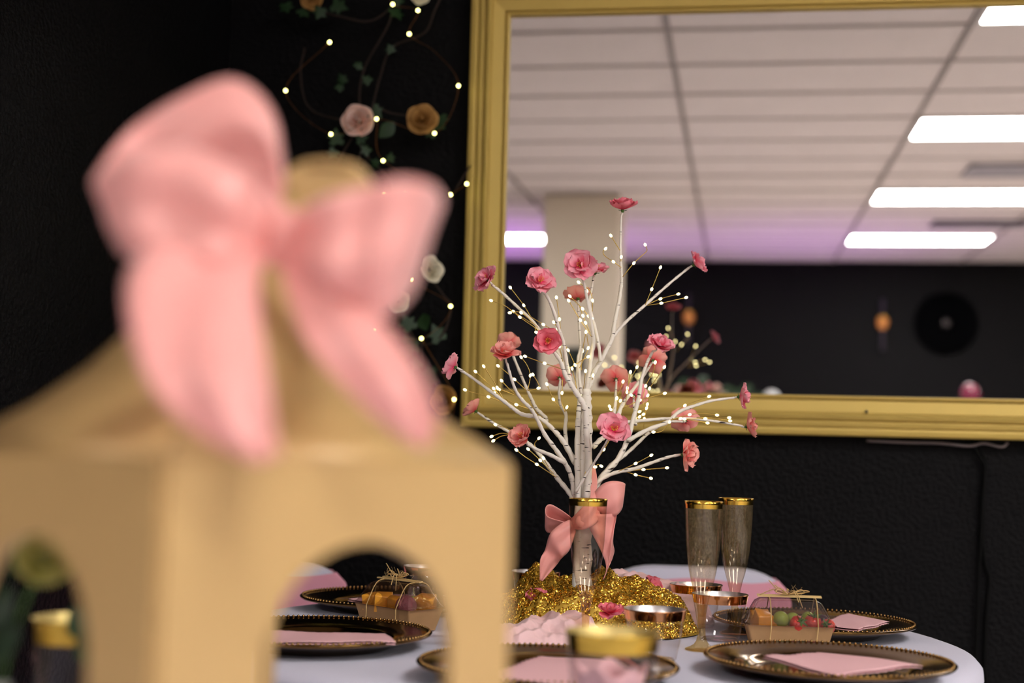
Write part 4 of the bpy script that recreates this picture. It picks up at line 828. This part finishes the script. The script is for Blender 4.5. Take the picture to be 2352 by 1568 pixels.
# ---------------------------------------------------------------- gold house lantern
SD = 0.218; C0 = np.array([-0.154, 0.64, 0.75]); dF = np.array([0.7071, 0.7071, 0]); dL = np.array([-0.7071, 0.7071, 0]); ctr = C0+(dF+dL)*SD/2
LN = empty('house_lantern', (ctr[0], ctr[1], 0.7505), 'gold card house lantern with arched openings, very close and blurred', 'lantern')
HW = 0.2605
def arch_panel(o, d, nrm, nm):
    a, b = 0.055, 0.1755; cx = (a+b)/2; rr_ = (b-a)/2; sp = 0.2205-rr_*0.95
    arc = [(cx+rr_*math.cos(t), sp+rr_*0.95*math.sin(t)) for t in np.linspace(0, PI, 21)]
    # quad strips so that the panel has a true hole
    V = []; F = []
    def strip(pts_in, pts_out):
        k = len(V); m_ = len(pts_in)
        for (u, z) in pts_in: V.append((u, z))
        for (u, z) in pts_out: V.append((u, z))
        for i in range(m_-1): F.append((k+i, k+i+1, k+m_+i+1, k+m_+i))
    top = [(cx+rr_*1.0*math.cos(t), HW) for t in np.linspace(0, PI, 21)]
    strip(arc, top); strip([(a, 0), (a, sp), (a, HW)], [(0, 0), (0, sp), (0, HW)]); strip([(b, 0), (b, sp), (b, HW)], [(SD, 0), (SD, sp), (SD, HW)])
    P = np.array([o+d*u+ZZ*(z+0.0008) for u, z in V]); x = solid(mk(nm, P, F, M_box, LN, world=True, smooth=False), 0.006, 0)
arch_panel(C0, dF, None, 'front_panel'); arch_panel(C0, dL, None, 'side_panel')
bc = C0+(dF+dL)*(SD-0.005)
mk('corner_post', *tube([bc+[0, 0, 0.0005], bc+[0, 0, HW]], 0.005, 8), M_box, LN, world=True)
rg = [(1.0, -0.004), (0.857, 0.010), (0.70, 0.024), (0.56, 0.044), (0.413, 0.072), (0.30, 0.096), (0.20, 0.117), (0.12, 0.133), (0.06, 0.142)]
cn = [-(dF+dL)/2, (dF-dL)/2, (dF+dL)/2, (dL-dF)/2]
apx = np.array([0.030, 0.0, 0])
for k in range(4):
    V = []
    for s, h in rg:
        sh = apx*max(0, (0.7-s))/0.7
        for q in (cn[k], cn[(k+1) % 4]): V.append(ctr+sh+q*SD*s+ZZ*(HW+0.004+h))
    F = [(2*i, 2*i+1, 2*i+3, 2*i+2) for i in range(len(rg)-1)]
    solid(mk('roof_panel', V, F, M_box, LN, world=True), 0.003, 1)
hp = [at(655, 470, 0.80), at(665, 415, 0.80), at(700, 388, 0.80), at(760, 380, 0.80), at(820, 392, 0.80), at(846, 425, 0.80), at(850, 480, 0.80)]
P = crom(hp, 6); V = []; 
for q in P: V += [q-FW*0.012, q+FW*0.012]
solid(mk('handle', V, [(2*i, 2*i+1, 2*i+3, 2*i+2) for i in range(len(P)-1)], M_box, LN, world=True), 0.004, 0)
tp = at(672, 470, 0.80); tq = at(838, 470, 0.80); V, F = loft([[tuple(tp+v) for v in ([0, -.012, -0.03], [0, .012, -0.03], [0, .012, 0.017], [0, -.012, 0.017])], [tuple(tq+v) for v in ([0, -.012, -0.03], [0, .012, -0.03], [0, .012, 0.017], [0, -.012, 0.017])]]); mk('handle_base', V, F, M_box, LN, world=True, smooth=False)
# big bow on the lantern
LB = empty('lantern_bow', at(645, 560, 0.70), 'big pale pink satin bow on top of the gold lantern, very blurred', 'bow')
a_, b_, c_ = 0.70, 0.655, 0.73
ribbon('loop', [((648, 500, a_), (642, 580, a_)), ((560, 400, b_), (520, 610, b_)), ((430, 330, b_), (400, 625, b_)), ((300, 350, b_), (310, 600, b_)), ((215, 420, b_+0.03), (270, 560, b_+0.03)), ((300, 300, c_), (330, 520, c_)), ((430, 215, c_), (430, 480, c_)), ((540, 180, c_), (540, 460, c_)), ((625, 260, c_), (600, 480, c_)), ((655, 420, c_), (640, 530, c_-0.02))], M_bow2, LB, bulge=0.10, ruck=0.09)
ribbon('loop', [((652, 500, a_), (648, 580, a_)), ((740, 455, b_), (730, 655, b_)), ((840, 430, b_), (810, 705, b_)), ((930, 412, b_), (870, 735, b_)), ((1000, 430, b_+0.03), (935, 690, b_+0.03)), ((1005, 480, c_), (950, 640, c_)), ((860, 470, c_), (840, 640, c_)), ((740, 490, c_), (730, 610, c_)), ((655, 510, c_-0.02), (650, 575, c_-0.02))], M_bow2, LB, bulge=0.10, ruck=0.09, seed=2)
ribbon('tail', [((600, 530, 0.69), (648, 570, 0.69)), ((400, 540, 0.66), (600, 620, 0.66)), ((300, 610, 0.635), (592, 680, 0.635)), ((295, 740, 0.615), (602, 780, 0.615)), ((345, 880, 0.60), (618, 880, 0.60)), ((450, 990, 0.595), (632, 980, 0.595)), ((585, 1065, 0.59), (645, 1040, 0.59))], M_bow2, LB, bulge=0.06, ruck=0.10, seed=1)
ribbon('tail', [((640, 560, 0.69), (670, 540, 0.69)), ((650, 640, 0.67), (760, 620, 0.67)), ((700, 780, 0.65), (880, 740, 0.65)), ((800, 900, 0.64), (965, 850, 0.64)), ((895, 985, 0.64), (1005, 950, 0.64)), ((965, 1030, 0.64), (990, 1015, 0.64))], M_bow2, LB, bulge=0.06, ruck=0.10, seed=3)
V, F = sphere_vf(0.012, 16, 12, (1.0, 0.8, 1.3)); mk('knot', V+at(645, 545, 0.685), F, M_bow2, LB, world=True)
# bud vase with lime rose and leaf, seen through the left arch
vp = C0+dL*0.275+dF*0.055; VS = empty('bud_vase', (vp[0], vp[1], 0.7505), 'small white bud vase with a lime rose and leaves beside the lantern', 'vase')
mk('vase', *lathe([(0, 0), (0.016, 0), (0.019, 0.01), (0.02, 0.05), (0.014, 0.09), (0.010, 0.11), (0.012, 0.12), (0.0105, 0.12), (0.009, 0.11)], 28), mat('white_ceramic', (220, 222, 222), 0.3), VS)
rp = at(104, 1283, vp[1]-0.01); mk('flower_stem', *tube(crom([vp+[0, 0, 0.09], (vp+rp)/2+[0, 0, 0.06], rp], 6), 0.0014, 6), M_calyx, VS, world=True)
rose(VS, rp, (0.3, -0.7, 0.5), 0.036, P_lime, 5)
for (x, y, s, ro) in ((30, 1350, 0.034, 2.4), (20, 1400, 0.034, 2.9), (60, 1325, 0.026, 0.6), (5, 1330, 0.03, 1.4)): leaf(VS, at(x, y, vp[1]-0.005), (0.2, -1, 0.3), s, 0, ro, mat('leaf_bright', (110, 140, 30), 0.5, sub=0.3))
V2 = empty('leaf_sprig', at(255, 1600, 1.02), 'pale green leaf sprig beside the blurred left tumbler', 'sprig'); V2.location.z = 0.7505
mk('stem', *tube(crom([np.array(V2.location), at(250, 1540, 1.02), at(235, 1450, 1.02)], 6), 0.0014, 6), M_calyx, V2, world=True)
for (x, y, s, ro) in ((232, 1545, 0.04, 0.3), (240, 1500, 0.035, -0.6), (215, 1470, 0.03, 0.7)): leaf(V2, at(x, y, 1.02), (0.1, -1, 0.2), s, 0, ro, mat('leaf_pale', (170, 184, 120), 0.6, sub=0.3))

# ---------------------------------------------------------------- table behind the camera, seen in the mirror
fc = mir_n(1600, 885, -2.4); table((fc[0]+0.1, fc[1]), 0.6, 'distant round table behind the camera', 'white fitted cloth on the distant table behind the camera')
FA = empty('flower_arrangement', (fc[0], fc[1], 0.7505), 'tall arrangement of pink and white flowers reflected low in the mirror', 'flower arrangement')
hz = fc[2]
mk('vase', *lathe([(0, 0), (0.06, 0), (0.062, 0.01), (0.035, 0.08), (0.03, hz-0.75-0.22), (0.045, hz-0.75-0.15), (0.04, hz-0.75-0.15)], 28), mat('white_ceramic', (220, 222, 222), 0.3), FA)
rr = random.Random(4)
for k in range(26):
    x = 1560+rr.random()*140; y = 884+rr.random()*50+abs(x-1610)*0.25
    p = mir_n(x, y, -2.4+rr.uniform(-0.08, 0.12)); m = rr.choice([P_blush, P_cream, P_blush])
    if abs(x-1600) < 32 and y > 880: blossom(FA, p, (p-fc)+NN*0.12+ZZ*0.05, 2.1, 'pink', rr)
    else: rose(FA, p, (p-fc)+NN*0.15+ZZ*0.05, 0.10, m, k)
for k in range(22):
    p = mir_n(1540+rr.random()*190, 885+rr.random()*50, -2.4+rr.uniform(-0.05, 0.1)); leaf(FA, p, NN+ZZ*0.3+EE*rr.uniform(-.5, .5), 0.09, 0, rr.uniform(-2, 2))
for i in range(5):
    mk('flower_stem', *tube(crom([np.array([fc[0], fc[1], hz-0.18]), fc+np.array([0.04*i-0.08, 0.03, 0])], 5), 0.004, 6), M_calyx, FA, world=True)
wp = mir_n(1772, 905, -3.5); WV = empty('white_vase', (wp[0], wp[1], 0), 'white globe on a slim stand, just above the frame edge in the mirror', 'vase')
mk('stand', *lathe([(0, 0), (0.14, 0), (0.14, 0.015), (0.02, 0.03), (0.016, wp[2]-0.08)], 24), mat('white_ceramic', (220, 222, 222), 0.3), WV); V, F = sphere_vf(0.06, 20, 14); mk('globe', V+[0, 0, wp[2]-0.03], F, mat('white_ceramic', (220, 222, 222), 0.3), WV)
bp_ = mir_n(2228, 905, -3.0); BL = empty('balloon', (bp_[0], bp_[1], 0), 'shiny dark pink balloon on a stick at the lower mirror edge', 'balloon')
mk('stick', *tube([(0, 0, 0.02), (0, 0, bp_[2]-0.07)], 0.004, 6), M_rimgold, BL); mk('weight', *lathe([(0, 0), (0.05, 0), (0.05, 0.02), (0.01, 0.03), (0, 0.03)], 20), M_rimgold, BL); V, F = sphere_vf(0.06, 20, 14, (1, 1, 1.15)); mk('skin', V+[0, 0, bp_[2]], F, mat('balloon_rubber', (120, 30, 60), 0.15, coat=0.5), BL)
